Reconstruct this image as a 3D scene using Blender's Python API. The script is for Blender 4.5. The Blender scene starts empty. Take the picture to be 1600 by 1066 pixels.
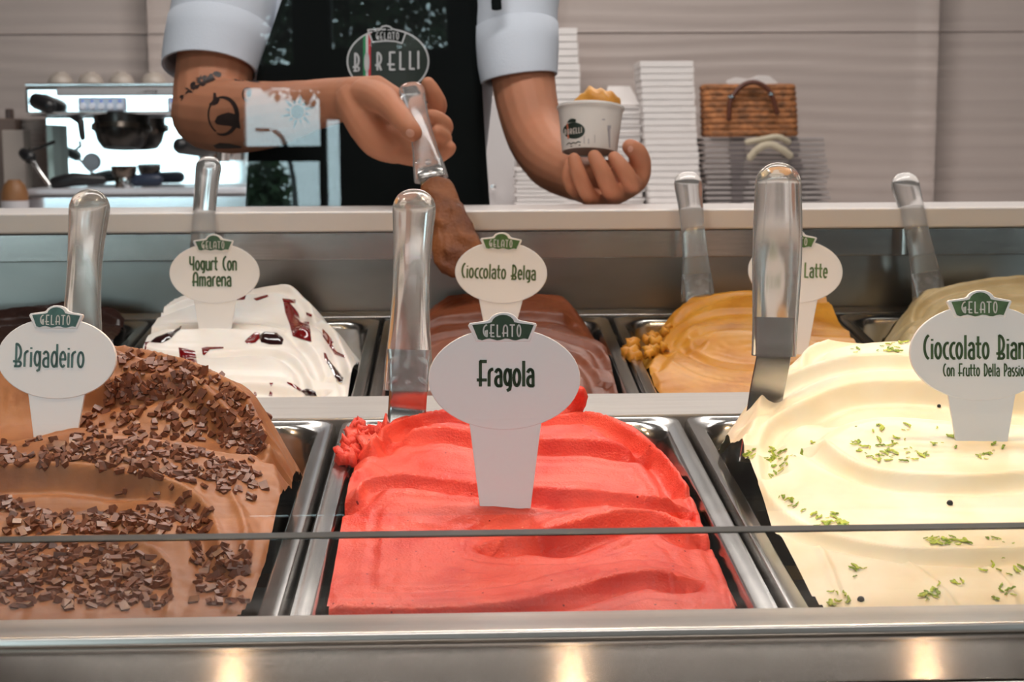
import bpy, bmesh, math, random
import numpy as np
from mathutils import Vector, Matrix
from mathutils.bvhtree import BVHTree

random.seed(7); rng = np.random.default_rng(7)
scene = bpy.context.scene
COL = scene.collection

# ------------------------------------------------------------------ camera
FPX = 2400.0; CX, CY = 800.0, 533.0
YAW = math.radians(1.95); PITCH = math.radians(7.43); ROLL = math.radians(0.3)
CAM = Vector((0.0, 0.0, 1.18))
fwd = Vector((math.sin(YAW)*math.cos(PITCH), math.cos(YAW)*math.cos(PITCH), -math.sin(PITCH)))
r0 = Vector((math.cos(YAW), -math.sin(YAW), 0.0)); u0 = r0.cross(fwd)
right = r0*math.cos(ROLL) - u0*math.sin(ROLL); up = right.cross(fwd)
def P(px, py, zc):
    """the world point seen at a pixel, at a given distance along the view"""
    return CAM + fwd*zc + right*((px-CX)/FPX*zc) + up*(-(py-CY)/FPX*zc)
def pix(w):
    d = Vector(w)-CAM; z = d.dot(fwd)
    return (CX+FPX*d.dot(right)/z, CY-FPX*d.dot(up)/z, z)
cd = bpy.data.cameras.new('camera'); cam = bpy.data.objects.new('camera', cd); COL.objects.link(cam)
cd.sensor_width = 36; cd.lens = FPX/1600*36; cd.clip_start = .02; cd.clip_end = 200
cam.matrix_world = Matrix.Translation(CAM) @ Matrix((right, up, -fwd)).transposed().to_4x4()
cd.dof.use_dof = True; cd.dof.focus_distance = 1.0; cd.dof.aperture_fstop = 20
scene.camera = cam

# ------------------------------------------------------------------ world and light
world = bpy.data.worlds.new('overcast_sky'); scene.world = world; world.use_nodes = True
wn = world.node_tree; wn.nodes.clear()
wo = wn.nodes.new('ShaderNodeOutputWorld'); wb = wn.nodes.new('ShaderNodeBackground')
wb.inputs[0].default_value = (.70, .93, 1.0, 1); wb.inputs[1].default_value = 8.0
wn.links.new(wb.outputs[0], wo.inputs[0])
vs = scene.view_settings
vs.view_transform = 'Standard'; vs.look = 'None'; vs.gamma = 1; vs.use_curve_mapping = False
vs.exposure = -0.45
def area(name, loc, target, sx, sy, power, color=(1, 1, 1), parent=None):
    l = bpy.data.lights.new(name, 'AREA'); l.shape = 'RECTANGLE'; l.size = sx; l.size_y = sy
    l.energy = power; l.color = color
    o = bpy.data.objects.new(name, l); COL.objects.link(o); o.location = loc
    o.rotation_euler = (Vector(target)-Vector(loc)).to_track_quat('-Z', 'Y').to_euler()
    if parent: o.parent = parent
    return o
CEIL_Z = 2.95
area('frontal_fill_light', (0.1, -1.6, CEIL_Z-.08), (0.1, -1.6, 0), 2.4, .6, 84, (1, .98, .96))  # added fill, out of view behind the camera, brightens the sign fronts
area('ceiling_light_middle', (0.1, 1.5, CEIL_Z-.08), (0.1, 1.5, 0), 1.8, .3, 40, (1, .97, .94))
area('ceiling_light_rear', (0.3, 3.6, CEIL_Z-.08), (0.3, 3.6, 0), 2.6, .5, 78, (1, .93, .88))

# ------------------------------------------------------------------ materials
MATS = {}
def mat(name, color, rough=.5, metal=0., noise=None, bump=None, **kw):
    """principled material; noise=(scale, amount, stretch xyz) varies the colour, bump=(scale, strength, stretch) the relief"""
    if name in MATS: return MATS[name]
    m = bpy.data.materials.new(name); m.use_nodes = True; nt = m.node_tree
    b = nt.nodes['Principled BSDF']; c = (*color, 1)
    b.inputs['Base Color'].default_value = c; b.inputs['Roughness'].default_value = rough; b.inputs['Metallic'].default_value = metal
    for k, v in kw.items():
        b.inputs[k.replace('_', ' ')].default_value = v
    tc = nt.nodes.new('ShaderNodeTexCoord')
    def noisetex(scale, stretch, detail=4):
        mp = nt.nodes.new('ShaderNodeMapping'); mp.inputs['Scale'].default_value = stretch
        nt.links.new(tc.outputs['Object'], mp.inputs['Vector'])
        n = nt.nodes.new('ShaderNodeTexNoise'); n.inputs['Scale'].default_value = scale; n.inputs['Detail'].default_value = detail
        nt.links.new(mp.outputs[0], n.inputs['Vector']); return n
    if noise:
        sc, am, st = noise; n = noisetex(sc, st)
        r = nt.nodes.new('ShaderNodeValToRGB')
        r.color_ramp.elements[0].position = .3; r.color_ramp.elements[1].position = .7
        r.color_ramp.elements[0].color = tuple(max(0, x*(1-am)) for x in color)+(1,)
        r.color_ramp.elements[1].color = tuple(min(1, x*(1+am)) for x in color)+(1,)
        nt.links.new(n.outputs[0], r.inputs[0]); nt.links.new(r.outputs[0], b.inputs['Base Color'])
    if bump:
        sc, am, st = bump; n = noisetex(sc, st)
        bp = nt.nodes.new('ShaderNodeBump'); bp.inputs['Strength'].default_value = am; bp.inputs['Distance'].default_value = .002
        nt.links.new(n.outputs[0], bp.inputs['Height']); nt.links.new(bp.outputs[0], b.inputs['Normal'])
    MATS[name] = m; return m
def srgb(r, g, b):
    f = lambda v: (v/255/12.92) if v/255 <= .04045 else ((v/255+.055)/1.055)**2.4
    return (f(r), f(g), f(b))
I3 = (1, 1, 1)
STEEL = mat('brushed_steel', (.44, .41, .385), .22, 1, noise=(14, .1, (1, 40, 40)), bump=(30, .03, (1, 60, 60)), Anisotropic=.6)
LEDGE = mat('brushed_steel_ledge', (.33, .295, .265), .13, 1, noise=(10, .06, (1, 60, 60)), bump=(30, .006, (1, 80, 80)), Anisotropic=.95)
_nt = LEDGE.node_tree; _tv = _nt.nodes.new('ShaderNodeCombineXYZ'); _tv.inputs[1].default_value = .93; _tv.inputs[2].default_value = .36
_nt.links.new(_tv.outputs[0], _nt.nodes['Principled BSDF'].inputs['Tangent'])
LIP = mat('satin_ledge', (.60, .55, .51), .3, .85, noise=(10, .06, (1, 60, 60)), bump=(30, .02, (1, 80, 80)))
PANST = mat('pan_steel', (.42, .41, .40), .2, 1, noise=(30, .1, I3))
WELL = mat('well_steel', (.34, .325, .305), .3, 1, noise=(6, .15, (1, 3, 3)))
BAR = mat('satin_bar', (.37, .35, .33), .45, .75, noise=(12, .08, (1, 30, 30)), bump=(40, .04, (1, 50, 50)))
CHROME = mat('chrome', (.86, .87, .88), .06, 1)
WHITE = mat('white_acrylic', srgb(238, 235, 235), .28, 0, bump=(240, .02, I3))
DKGREEN = mat('dark_green_print', srgb(42, 66, 44), .4, noise=(160, .3, (1, 3, 1)))
TEXTGREEN = mat('green_lettering', srgb(44, 62, 34), .4)
TEALGREEN = mat('teal_green_print', srgb(62, 98, 92), .4, noise=(200, .25, I3))
LEAFGREEN = mat('leaf_green_print', srgb(78, 112, 52), .4, noise=(160, .25, (1, 3, 1)))
PRINTWHITE = mat('white_print', srgb(214, 214, 210), .5)
WHITECTR = mat('white_counter', srgb(236, 229, 226), .3, noise=(3, .02, I3))
PLAST = mat('clear_plastic', (.96, .955, .95), .13, 0, Transmission_Weight=.9, IOR=1.42)
FROST = mat('scuffed_clear_plastic', (.95, .95, .945), .16, 0, Transmission_Weight=1.0, IOR=1.45, bump=(90, .12, I3))
BLACK = mat('black_plastic', (.012, .012, .014), .35)

def glass_mat(name, tint, edge=False, refl=1.0):
    m = bpy.data.materials.new(name); m.use_nodes = True; nt = m.node_tree; nt.nodes.clear()
    o = nt.nodes.new('ShaderNodeOutputMaterial'); mx = nt.nodes.new('ShaderNodeMixShader')
    t = nt.nodes.new('ShaderNodeBsdfTransparent'); t.inputs[0].default_value = (*tint, 1)
    g = nt.nodes.new('ShaderNodeBsdfGlossy'); g.inputs['Roughness'].default_value = 0.0
    lw = nt.nodes.new('ShaderNodeLayerWeight'); lw.inputs['Blend'].default_value = .18
    ml = nt.nodes.new('ShaderNodeMath'); ml.operation = 'MULTIPLY_ADD'; ml.inputs[1].default_value = .6*refl; ml.inputs[2].default_value = .055*refl
    nt.links.new(lw.outputs['Facing'], ml.inputs[0])
    pw = nt.nodes.new('ShaderNodeMath'); pw.operation = 'POWER'; pw.inputs[1].default_value = 4
    nt.links.new(lw.outputs['Facing'], pw.inputs[0]); nt.links.new(pw.outputs[0], ml.inputs[0])
    nt.links.new(ml.outputs[0], mx.inputs[0]); nt.links.new(t.outputs[0], mx.inputs[1]); nt.links.new(g.outputs[0], mx.inputs[2])
    nt.links.new(mx.outputs[0], o.inputs[0]); MATS[name] = m; return m
GLASS = glass_mat('pane_glass', (.985, .99, .988))
LOWGLASS = glass_mat('low_pane_glass', (.95, .955, .95), refl=1.0)
EDGE = mat('glass_edge', (.035, .035, .032), .3, 0, Specular_IOR_Level=.4)

# ------------------------------------------------------------------ mesh helpers
def tag(o, label=None, cat=None, group=None, kind=None):
    if label: o['label'] = label
    if cat: o['category'] = cat
    if group: o['group'] = group
    if kind: o['kind'] = kind
    return o
def obj(name, verts, faces, m, parent=None, smooth=False):
    me = bpy.data.meshes.new(name); me.from_pydata([tuple(v) for v in verts], [], faces); me.update()
    return link(name, me, m, parent, smooth)
def link(name, me, m, parent=None, smooth=False):
    o = bpy.data.objects.new(name, me); COL.objects.link(o)
    if m and not me.materials: me.materials.append(m)
    if smooth: me.polygons.foreach_set('use_smooth', [True]*len(me.polygons))
    if parent:
        o.parent = parent
        o.matrix_parent_inverse = parent_world(parent).inverted()
    return o
def parent_world(p):
    m = p.matrix_basis.copy()
    if p.parent: m = parent_world(p.parent) @ p.matrix_parent_inverse @ m
    return m
def bmobj(name, bm, m, parent=None, smooth=False):
    me = bpy.data.meshes.new(name); bm.normal_update(); bm.to_mesh(me); bm.free()
    return link(name, me, m, parent, smooth)
def empty(name, loc=(0, 0, 0)):
    o = bpy.data.objects.new(name, None); COL.objects.link(o); o.location = loc; o.empty_display_size = .02
    return o
def autosmooth(o, ang=35):
    me = o.data; me.polygons.foreach_set('use_smooth', [True]*len(me.polygons))
    bm = bmesh.new(); bm.from_mesh(me)
    for e in bm.edges:
        if len(e.link_faces) == 2 and e.calc_face_angle(0) > math.radians(ang): e.smooth = False
    bm.to_mesh(me); bm.free(); return o
def weighted(o):
    o.data.polygons.foreach_set('use_smooth', [True]*len(o.data.polygons))
    w = o.modifiers.new('flat_faces', 'WEIGHTED_NORMAL'); w.weight = 100; w.mode = 'FACE_AREA'; return o
def box_bm(c, s, bevel=0, seg=2, M=None):
    bm = bmesh.new(); bmesh.ops.create_cube(bm, size=1)
    for v in bm.verts: v.co = Vector((v.co.x*s[0], v.co.y*s[1], v.co.z*s[2]))
    if bevel: bmesh.ops.bevel(bm, geom=bm.edges[:], offset=bevel, segments=seg, affect='EDGES', profile=.5)
    for v in bm.verts: v.co = (M @ v.co if M else v.co) + Vector(c)
    return bm
def box(name, c, s, m, parent=None, bevel=0, M=None):
    o = bmobj(name, box_bm(c, s, bevel, 2, M), m, parent)
    return weighted(o) if bevel else o
def frames(pts):
    pts = [Vector(p) for p in pts]; n = len(pts); T = []
    for i in range(n):
        a = pts[max(0, i-1)]; b = pts[min(n-1, i+1)]; T.append((b-a).normalized())
    return pts, T
def loft(pts, rad, seg=16, ref=None, cap=True, bm=None, power=2.0):
    """rings swept along pts; rad = r or (ra, rb) per point, ra along the axis nearest ref; rounded ends when cap is 'round'"""
    pts, T = frames(pts); own = bm is None
    if own: bm = bmesh.new()
    ref = Vector(ref) if ref is not None else Vector((1, 0, 0))
    if ref.cross(T[0]).length < .2: ref = Vector((0, 0, 1)) if abs(T[0].z) < .8 else Vector((0, 1, 0))
    A = (ref - T[0]*ref.dot(T[0])).normalized()
    rings = []; data = []
    for i, (p, t) in enumerate(zip(pts, T)):
        A = (A - t*A.dot(t)).normalized(); B = t.cross(A)
        r = rad[i]; ra, rb = r if isinstance(r, (tuple, list)) else (r, r)
        data.append((p, A.copy(), B, ra, rb, t))
    if cap == 'round':
        p, a, b, ra, rb, t = data[0]; k = min(ra, rb)
        pre = [(p - t*k*math.sin(x), a, b, ra*math.cos(x), rb*math.cos(x), t) for x in (1.35, 1.0, .5)]
        p, a, b, ra, rb, t = data[-1]; k = min(ra, rb)
        post = [(p + t*k*math.sin(x), a, b, ra*math.cos(x), rb*math.cos(x), t) for x in (.5, 1.0, 1.35)]
        data = pre+data+post
    for p, a, b, ra, rb, t in data:
        ring = []
        for k in range(seg):
            th = 2*math.pi*k/seg; c, s = math.cos(th), math.sin(th)
            if power != 2:
                c = math.copysign(abs(c)**(2/power), c); s = math.copysign(abs(s)**(2/power), s)
            ring.append(bm.verts.new(p + a*ra*c + b*rb*s))
        rings.append(ring)
    for i in range(len(rings)-1):
        for k in range(seg):
            bm.faces.new((rings[i][k], rings[i][(k+1) % seg], rings[i+1][(k+1) % seg], rings[i+1][k]))
    if cap:
        bm.faces.new(rings[0][::-1]); bm.faces.new(rings[-1])
    return bm
def tube(name, pts, rad, m, parent=None, seg=12, cap='round', ref=None, power=2.0):
    if not isinstance(rad, (list, tuple)): rad = [rad]*len(pts)
    return autosmooth(bmobj(name, loft(pts, rad, seg, ref, cap, power=power), m, parent), 50)
def catmull(pts, n=6):
    pts = [np.array(p, float) for p in pts]
    if len(pts) < 3: return pts
    out = []
    for i in range(len(pts)-1):
        p0 = pts[max(0, i-1)]; p1 = pts[i]; p2 = pts[i+1]; p3 = pts[min(len(pts)-1, i+2)]
        for k in range(n):
            t = k/n
            out.append(.5*((2*p1)+(-p0+p2)*t+(2*p0-5*p1+4*p2-p3)*t*t+(-p0+3*p1-3*p2+p3)*t**3))
    out.append(pts[-1]); return out
def lathe(name, prof, m, parent=None, seg=32, M=None, cap=True):
    """prof: (radius, z) from bottom to top"""
    bm = bmesh.new(); rings = []
    for r, z in prof:
        if r < 1e-6: rings.append([bm.verts.new((0, 0, z))])
        else: rings.append([bm.verts.new((r*math.cos(2*math.pi*k/seg), r*math.sin(2*math.pi*k/seg), z)) for k in range(seg)])
    for a, b in zip(rings[:-1], rings[1:]):
        for k in range(seg):
            q = [a[k % len(a)], a[(k+1) % len(a)], b[(k+1) % len(b)], b[k % len(b)]]
            q = list(dict.fromkeys(q))
            if len(q) > 2: bm.faces.new(q)
    if M:
        for v in bm.verts: v.co = M @ v.co
    return autosmooth(bmobj(name, bm, m, parent), 40)
def plate(name, outline, th, m, parent=None, M=None, bevel=0.0):
    """flat outline (x, y) given thickness th from z=0 back to z=-th"""
    bm = bmesh.new()
    f = bm.faces.new([bm.verts.new((x, y, 0)) for x, y in outline])
    if f.normal.z < 0: f.normal_flip()
    r = bmesh.ops.extrude_face_region(bm, geom=[f])
    for v in [g for g in r['geom'] if isinstance(g, bmesh.types.BMVert)]: v.co.z = 0
    for v in f.verts: v.co.z = -th
    bmesh.ops.recalc_face_normals(bm, faces=bm.faces[:])
    if bevel:
        es = [e for e in bm.edges if abs(e.verts[0].co.z-e.verts[1].co.z) < 1e-6]
        bmesh.ops.bevel(bm, geom=es, offset=bevel, segments=2, affect='EDGES', profile=.5)
    if M:
        for v in bm.verts: v.co = M @ v.co
    return weighted(bmobj(name, bm, m, parent))
def arc(cx, cy, rx, ry, a0, a1, n=10):
    return [(cx+rx*math.cos(math.radians(a0+(a1-a0)*i/n)), cy+ry*math.sin(math.radians(a0+(a1-a0)*i/n))) for i in range(n+1)]

# ------------------------------------------------------------------ lettering: tall narrow strokes
ell = lambda cx, cy, rx, ry: arc(cx, cy, rx, ry, 0, 360, 18)
GLY = {
 'F': (.50, [[(.15, 0), (.15, 1), (.44, 1)], [(0, .24), (.44, .24)]]),
 'B': (.52, [[(.14, 0), (.14, 1)], arc(.14, .62, .26, .38, 90, -60), [(0, .22), (.3, .22)]+arc(.3, .11, .11, .11, 90, -90, 6)+[(.06, 0)]]),
 'r': (.30, [[(.06, 0), (.06, .5)]+arc(.24, .5, .18, .18, 180, 90, 6)]),
 'i': (.19, [[(.08, 0), (.08, .62)], [(.08, .8), (.08, .83)]]),
 'g': (.44, [ell(.2, .36, .14, .31), [(.35, .67), (.35, .0), (.31, -.14), (.2, -.19)]]),
 'a': (.43, [[(.07, .56)]+arc(.2, .5, .13, .17, 130, 0, 8)+[(.34, 0)], [(.34, .38), (.2, .38)]+arc(.2, .19, .14, .19, 90, 270, 8)+[(.34, .0)]]),
 'd': (.44, [ell(.2, .34, .14, .33), [(.35, 1), (.35, 0)]]),
 'e': (.40, [[(.06, .34), (.33, .34)]+arc(.2, .34, .14, .33, 0, 310, 14)]),
 'o': (.43, [ell(.2, .34, .15, .33)]),
 'Y': (.50, [[(.06, 1), (.06, .58)]+arc(.22, .58, .16, .17, 180, 360, 8)+[(.38, 1)], [(.38, .6), (.38, 0)]]),
 'u': (.42, [[(.06, .67), (.06, .18)]+arc(.2, .18, .14, .17, 180, 360, 8)+[(.34, .67)], [(.34, .3), (.34, 0)]]),
 't': (.32, [[(.12, .95), (.12, .1), (.24, .02)], [(.0, .64), (.27, .64)]]),
 'C': (.40, [arc(.38, .5, .3, .52, 105, 255, 12)]),
 'n': (.42, [[(.06, 0), (.06, .67)], [(.06, .45)]+arc(.2, .48, .14, .18, 180, 0, 8)+[(.34, 0)]]),
 'A': (.54, [[(.1, 0), (.1, .6)]+arc(.27, .62, .17, .36, 180, 0, 10)+[(.44, 0)], [(0, .3), (.44, .3)]]),
 'm': (.60, [[(.06, 0), (.06, .67)], [(.06, .45)]+arc(.17, .5, .11, .16, 180, 0, 8)+[(.28, 0)], [(.28, .45)]+arc(.39, .5, .11, .16, 180, 0, 8)+[(.5, 0)]]),
 'l': (.20, [[(.09, 0), (.09, 1)]]),
 'c': (.34, [arc(.27, .34, .2, .34, 75, 285, 12)]),
 'L': (.42, [[(.09, 1), (.09, 0), (.36, 0)]]),
 'D': (.48, [[(.1, 0), (.1, 1)], arc(.1, .5, .3, .5, 90, -90, 14)+[(.1, 0)]]),
 'P': (.42, [[(.1, 0), (.1, 1)], arc(.1, .68, .25, .32, 90, -90, 12)]),
 's': (.34, [arc(.17, .5, .12, .17, 60, 250, 8)+arc(.16, .17, .13, .17, 80, -120, 8)]),
 'G': (.50, [arc(.4, .5, .32, .5, 95, 265, 12)+[(.4, .0), (.4, .55)], [(.26, .5), (.26, .12)]]),
 'E': (.46, [[(.4, 1), (.12, 1), (.12, 0), (.4, 0)], [(0, .3), (.36, .3)]]),
 'T': (.46, [[(0, 1), (.4, 1)], [(.2, 1), (.2, 0)]]),
 'O': (.44, [ell(.2, .5, .15, .5)]),
 'R': (.48, [[(.12, 0), (.12, 1)], arc(.12, .66, .24, .34, 90, -70, 12), [(0, .28), (.24, .28), (.36, 0)]]),
 'I': (.24, [[(.1, 0), (.1, 1)]]),
 'x': (.36, [[(.03, 0), (.3, .67)], [(.03, .67), (.3, 0)]]),
 ' ': (.34, []),
}
def text_strokes(s, x0, y0, w, h, gap=.03):
    """strokes of s laid out in a box: left x0, baseline y0 (y up), width w, cap height h"""
    adv = []; x = 0
    for ch in s: adv.append(x); x += GLY[ch][0]+gap
    k = w/(x-gap-.06); out = []
    for ch, a in zip(s, adv):
        for line in GLY[ch][1]: out.append([(x0+(a+px)*k, y0+py*h) for px, py in line])
    return out
def stroke_faces(lines, sw):
    V = []; F = []
    for ln in lines:
        for a, b in zip(ln[:-1], ln[1:]):
            dx, dy = b[0]-a[0], b[1]-a[1]; L = math.hypot(dx, dy)
            if L < 1e-9: continue
            nx, ny = -dy/L*sw/2, dx/L*sw/2; i = len(V)
            ex, ey = dx/L*sw*.22, dy/L*sw*.22
            V += [(a[0]-ex+nx, a[1]-ey+ny), (a[0]-ex-nx, a[1]-ey-ny), (b[0]+ex-nx, b[1]+ey-ny), (b[0]+ex+nx, b[1]+ey+ny)]
            F.append((i, i+1, i+2, i+3))
    return V, F
def lettering(name, s, x0, y0, w, h, sw, m, parent, M, z=.0003, gap=.03):
    V, F = stroke_faces(text_strokes(s, x0, y0, w, h, gap), sw)
    return obj(name, [M @ Vector((x, y, z)) for x, y in V], F, m, parent)

# ------------------------------------------------------------------ things drawn on a curved surface
def bvh_of(*objs):
    V = []; F = []
    for o in objs:
        me = o.data; n = len(V); mw = parent_world(o)
        V += [mw @ v.co for v in me.vertices]; F += [tuple(i+n for i in p.vertices) for p in me.polygons]
    return BVHTree.FromPolygons(V, F)
def drop_on(bvh, px, py):
    """where the sight line of a pixel meets a surface, and the surface normal there"""
    d = (P(px, py, 1)-CAM).normalized(); h = bvh.ray_cast(CAM, d)
    if h[0] is None: return None
    n = h[1] if h[1].dot(d) < 0 else -h[1]
    return h[0], n
def applied(name, polys, bvh, m, parent, off=.0004, maxlen=6, dome=0.0):
    """thin shape laid on a surface: outlines given in photo pixels, carried onto the surface point by point"""
    bm = bmesh.new()
    for poly in polys:
        try: bm.faces.new([bm.verts.new((x, y, 0)) for x, y in poly])
        except ValueError: pass
    bmesh.ops.triangulate(bm, faces=bm.faces[:])
    for _ in range(4):
        es = [e for e in bm.edges if e.calc_length() > maxlen]
        if not es: break
        bmesh.ops.subdivide_edges(bm, edges=es, cuts=1); bmesh.ops.triangulate(bm, faces=[f for f in bm.faces if len(f.verts) > 3])
    bd = {v for e in bm.edges if e.is_boundary for v in e.verts}
    bl = [v.co.copy() for v in bd]; res = {}
    for v in bm.verts:
        h = drop_on(bvh, v.co.x, v.co.y)
        if h is None: res[v] = None; continue
        k = 0
        if dome and v not in bd and bl:
            dm = min((v.co-b).length for b in bl); k = dome*(1-math.exp(-dm/3.0))
        res[v] = h[0]+h[1]*(off+k)
    for v in list(bm.verts):
        if res[v] is None: bm.verts.remove(v)
        else: v.co = res[v]
    fs = [f for f in bm.faces if max(e.calc_length() for e in f.edges) > .03]
    if fs: bmesh.ops.delete(bm, geom=fs, context='FACES')
    return bmobj(name, bm, m, parent, True)
def applied_strokes(name, lines, sw, bvh, m, parent, off=.0006):
    V, F = stroke_faces(lines, sw); W = []; ok = []
    for x, y in V:
        h = drop_on(bvh, x, y); ok.append(h is not None); W.append(h[0]+h[1]*off if h else Vector())
    return obj(name, W, [f for f in F if all(ok[i] for i in f)], m, parent)
# ------------------------------------------------------------------ room
RX = 5.2; RYF = -5.0; RYB = 5.15
ROOMGREY = mat('painted_wall', srgb(150, 140, 134), .7, noise=(2, .05, I3))
DARKWALL = mat('dark_facade_wall', srgb(26, 25, 24), .7, noise=(3, .1, I3))
FLOORM = mat('floor_tile', srgb(120, 112, 106), .45, noise=(1.5, .12, I3))
CEILM = mat('ceiling_paint', srgb(168, 160, 152), .8)
tag(box('floor', (0, .07, -.05), (2*RX+.4, RYB-RYF+.4, .1), FLOORM), kind='structure')
tag(box('ceiling', (0, .07, CEIL_Z+.05), (2*RX+.4, RYB-RYF+.4, .1), CEILM), kind='structure')
tag(box('wall_left', (-RX-.1, .07, CEIL_Z/2), (.2, RYB-RYF, CEIL_Z), ROOMGREY), kind='structure')
tag(box('wall_right', (RX+.1, .07, CEIL_Z/2), (.2, RYB-RYF, CEIL_Z), ROOMGREY), kind='structure')
def mirror_hit(px, py, yg, Y):
    d = P(px, py, 1)-CAM; t = (2*yg-Y)/d.y
    return CAM.x+d.x*t, CAM.z+d.z*t
YG = .732
def hole(x0, y0, x1, y1):
    a = mirror_hit(x0, y1, YG, RYF); b = mirror_hit(x1, y0, YG, RYF)
    return (a[0], b[0], a[1], b[1])
H_door = [hole(379, 134, 500, 231), hole(379, 250, 500, 326), hole(509, 185, 531, 326)]
H_big = [(-4.6, -2.05, .75, 2.35), (3.6, 4.6, .75, 2.35)]
H_top = [hole(402, -70, 456, 104), hole(515, -70, 700, 78)]
HOLES = H_door+H_big+H_top
def wall_with_holes(name, X0, X1, Z0, Z1, Y, th, holes, m):
    xs = sorted({X0, X1, *[h[0] for h in holes], *[h[1] for h in holes]}); zs = sorted({Z0, Z1, *[h[2] for h in holes], *[h[3] for h in holes]})
    bm = bmesh.new()
    for a, b in zip(xs[:-1], xs[1:]):
        for c, d in zip(zs[:-1], zs[1:]):
            mx, mz = (a+b)/2, (c+d)/2
            if any(h[0] < mx < h[1] and h[2] < mz < h[3] for h in holes): continue
            t = box_bm((mx, Y, mz), (b-a, th, d-c)); me = bpy.data.meshes.new('t'); t.to_mesh(me); t.free(); bm.from_mesh(me); bpy.data.meshes.remove(me)
    return bmobj(name, bm, m)
tag(wall_with_holes('wall_front', -RX, RX, 0, CEIL_Z, RYF-.05, .1, HOLES, DARKWALL), kind='structure')
def window(name, holes, fw):
    w = tag(empty(name, ((holes[0][0]+holes[0][1])/2, RYF, holes[0][2])), kind='structure')
    for (a, b, c, d) in holes:
        bm = bmesh.new()
        for cc, ss in (((a+fw/2, c/2+d/2), (fw, d-c)), ((b-fw/2, c/2+d/2), (fw, d-c)), ((a/2+b/2, c+fw/2), (b-a-2*fw, fw)), ((a/2+b/2, d-fw/2), (b-a-2*fw, fw))):
            t = box_bm((cc[0], RYF-.05, cc[1]), (ss[0], .06, ss[1])); me = bpy.data.meshes.new('t'); t.to_mesh(me); t.free(); bm.from_mesh(me); bpy.data.meshes.remove(me)
        bmobj('window_frame', bm, BLACK, w)
        box('pane', ((a+b)/2, RYF-.05, (c+d)/2), (b-a-2*fw, .006, d-c-2*fw), GLASS, w)
    return w
window('door_1', H_door, .006); window('window_1', [(-4.6, -3.35, .75, 2.35), (-3.3, -2.05, .75, 2.35)], .03); window('window_2', [H_big[1]], .03)
window('window_3', H_top, .008)
for nm, h in (('portal_left', H_big[0]), ('portal_right', H_big[1])):
    l = area(nm, ((h[0]+h[1])/2, RYF+.03, (h[2]+h[3])/2), ((h[0]+h[1])/2, 0, (h[2]+h[3])/2), h[1]-h[0], h[3]-h[2], 1)
    l.data.cycles.is_portal = True
# tree and lamp post outside, seen only as a reflection in the pane
TREEM = mat('tree_leaves', srgb(40, 62, 30), .6, noise=(8, .5, I3)); LAMPM = mat('lamp_post_metal', (.05, .05, .05), .5)
def leaf_crown(name, c, r, n, size, m, parent):
    V = []; F = []
    for _ in range(n):
        d = rng.normal(size=3); d /= np.linalg.norm(d); p = np.array(c)+d*np.array(r)*rng.random()**.4
        a = rng.normal(size=3); a /= np.linalg.norm(a); b = np.cross(a, rng.normal(size=3)); b /= np.linalg.norm(b); s = size*(.6+.8*rng.random()); i = len(V)
        V += [p+a*s, p+b*s*.45, p-a*s, p-b*s*.45]; F.append((i, i+1, i+2, i+3))
    o = obj(name, V, F, m, parent); o['kind'] = 'stuff'; return o
TY = -9.0
tx, tz = mirror_hit(425, 330, YG, TY)
tree = tag(empty('street_tree', (tx, TY, 0)), 'leafy green street tree outside the black framed glass door', 'tree')
tube('trunk', [(tx, TY, 0), (tx+.03, TY, tz*.6), (tx, TY, tz)], [.09, .07, .04], mat('bark', (.05, .035, .025), .8, noise=(20, .3, I3)), tree)
leaf_crown('foliage', (tx-.04, TY, tz+.10), (.17, .2, .26), 900, .04, TREEM, tree)
gx0, gz0 = mirror_hit(560, 20, YG, -6.3)
tree2 = tag(empty('street_tree', (gx0, -6.3, 0)), 'dense dark street tree outside the high transom window', 'tree')
tube('trunk', [(gx0, -6.3, 0), (gx0+.02, -6.3, gz0*.6), (gx0, -6.3, gz0)], [.08, .06, .03], MATS['bark'], tree2)
leaf_crown('foliage', (gx0-.08, -6.3, gz0), (.78, .25, .46), 6200, .032, TREEM, tree2)
lx, lz = mirror_hit(462, 330, YG, TY-1.5); _, lt = mirror_hit(440, 205, YG, TY-1.5); kx, _ = mirror_hit(398, 200, YG, TY-1.5)
lamp = tag(empty('street_lamp', (lx, TY-1.5, 0)), 'thin dark street lamp with a curved arm outside the glass door', 'lamp')
tube('post', [(lx, TY-1.5, 0), (lx, TY-1.5, lz)] + [(lx+(kx-lx)*(1-math.cos(a))*.5, TY-1.5, lz+(lt-lz)*math.sin(a)) for a in (.4, .8, 1.2, 1.57)], [.03, .025, .02, .02, .018, .018], LAMPM, lamp)
box('lamp_head', (lx+(kx-lx)*.8, TY-1.5, lt+.01), (.12, .06, .03), LAMPM, lamp, .02)

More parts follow.
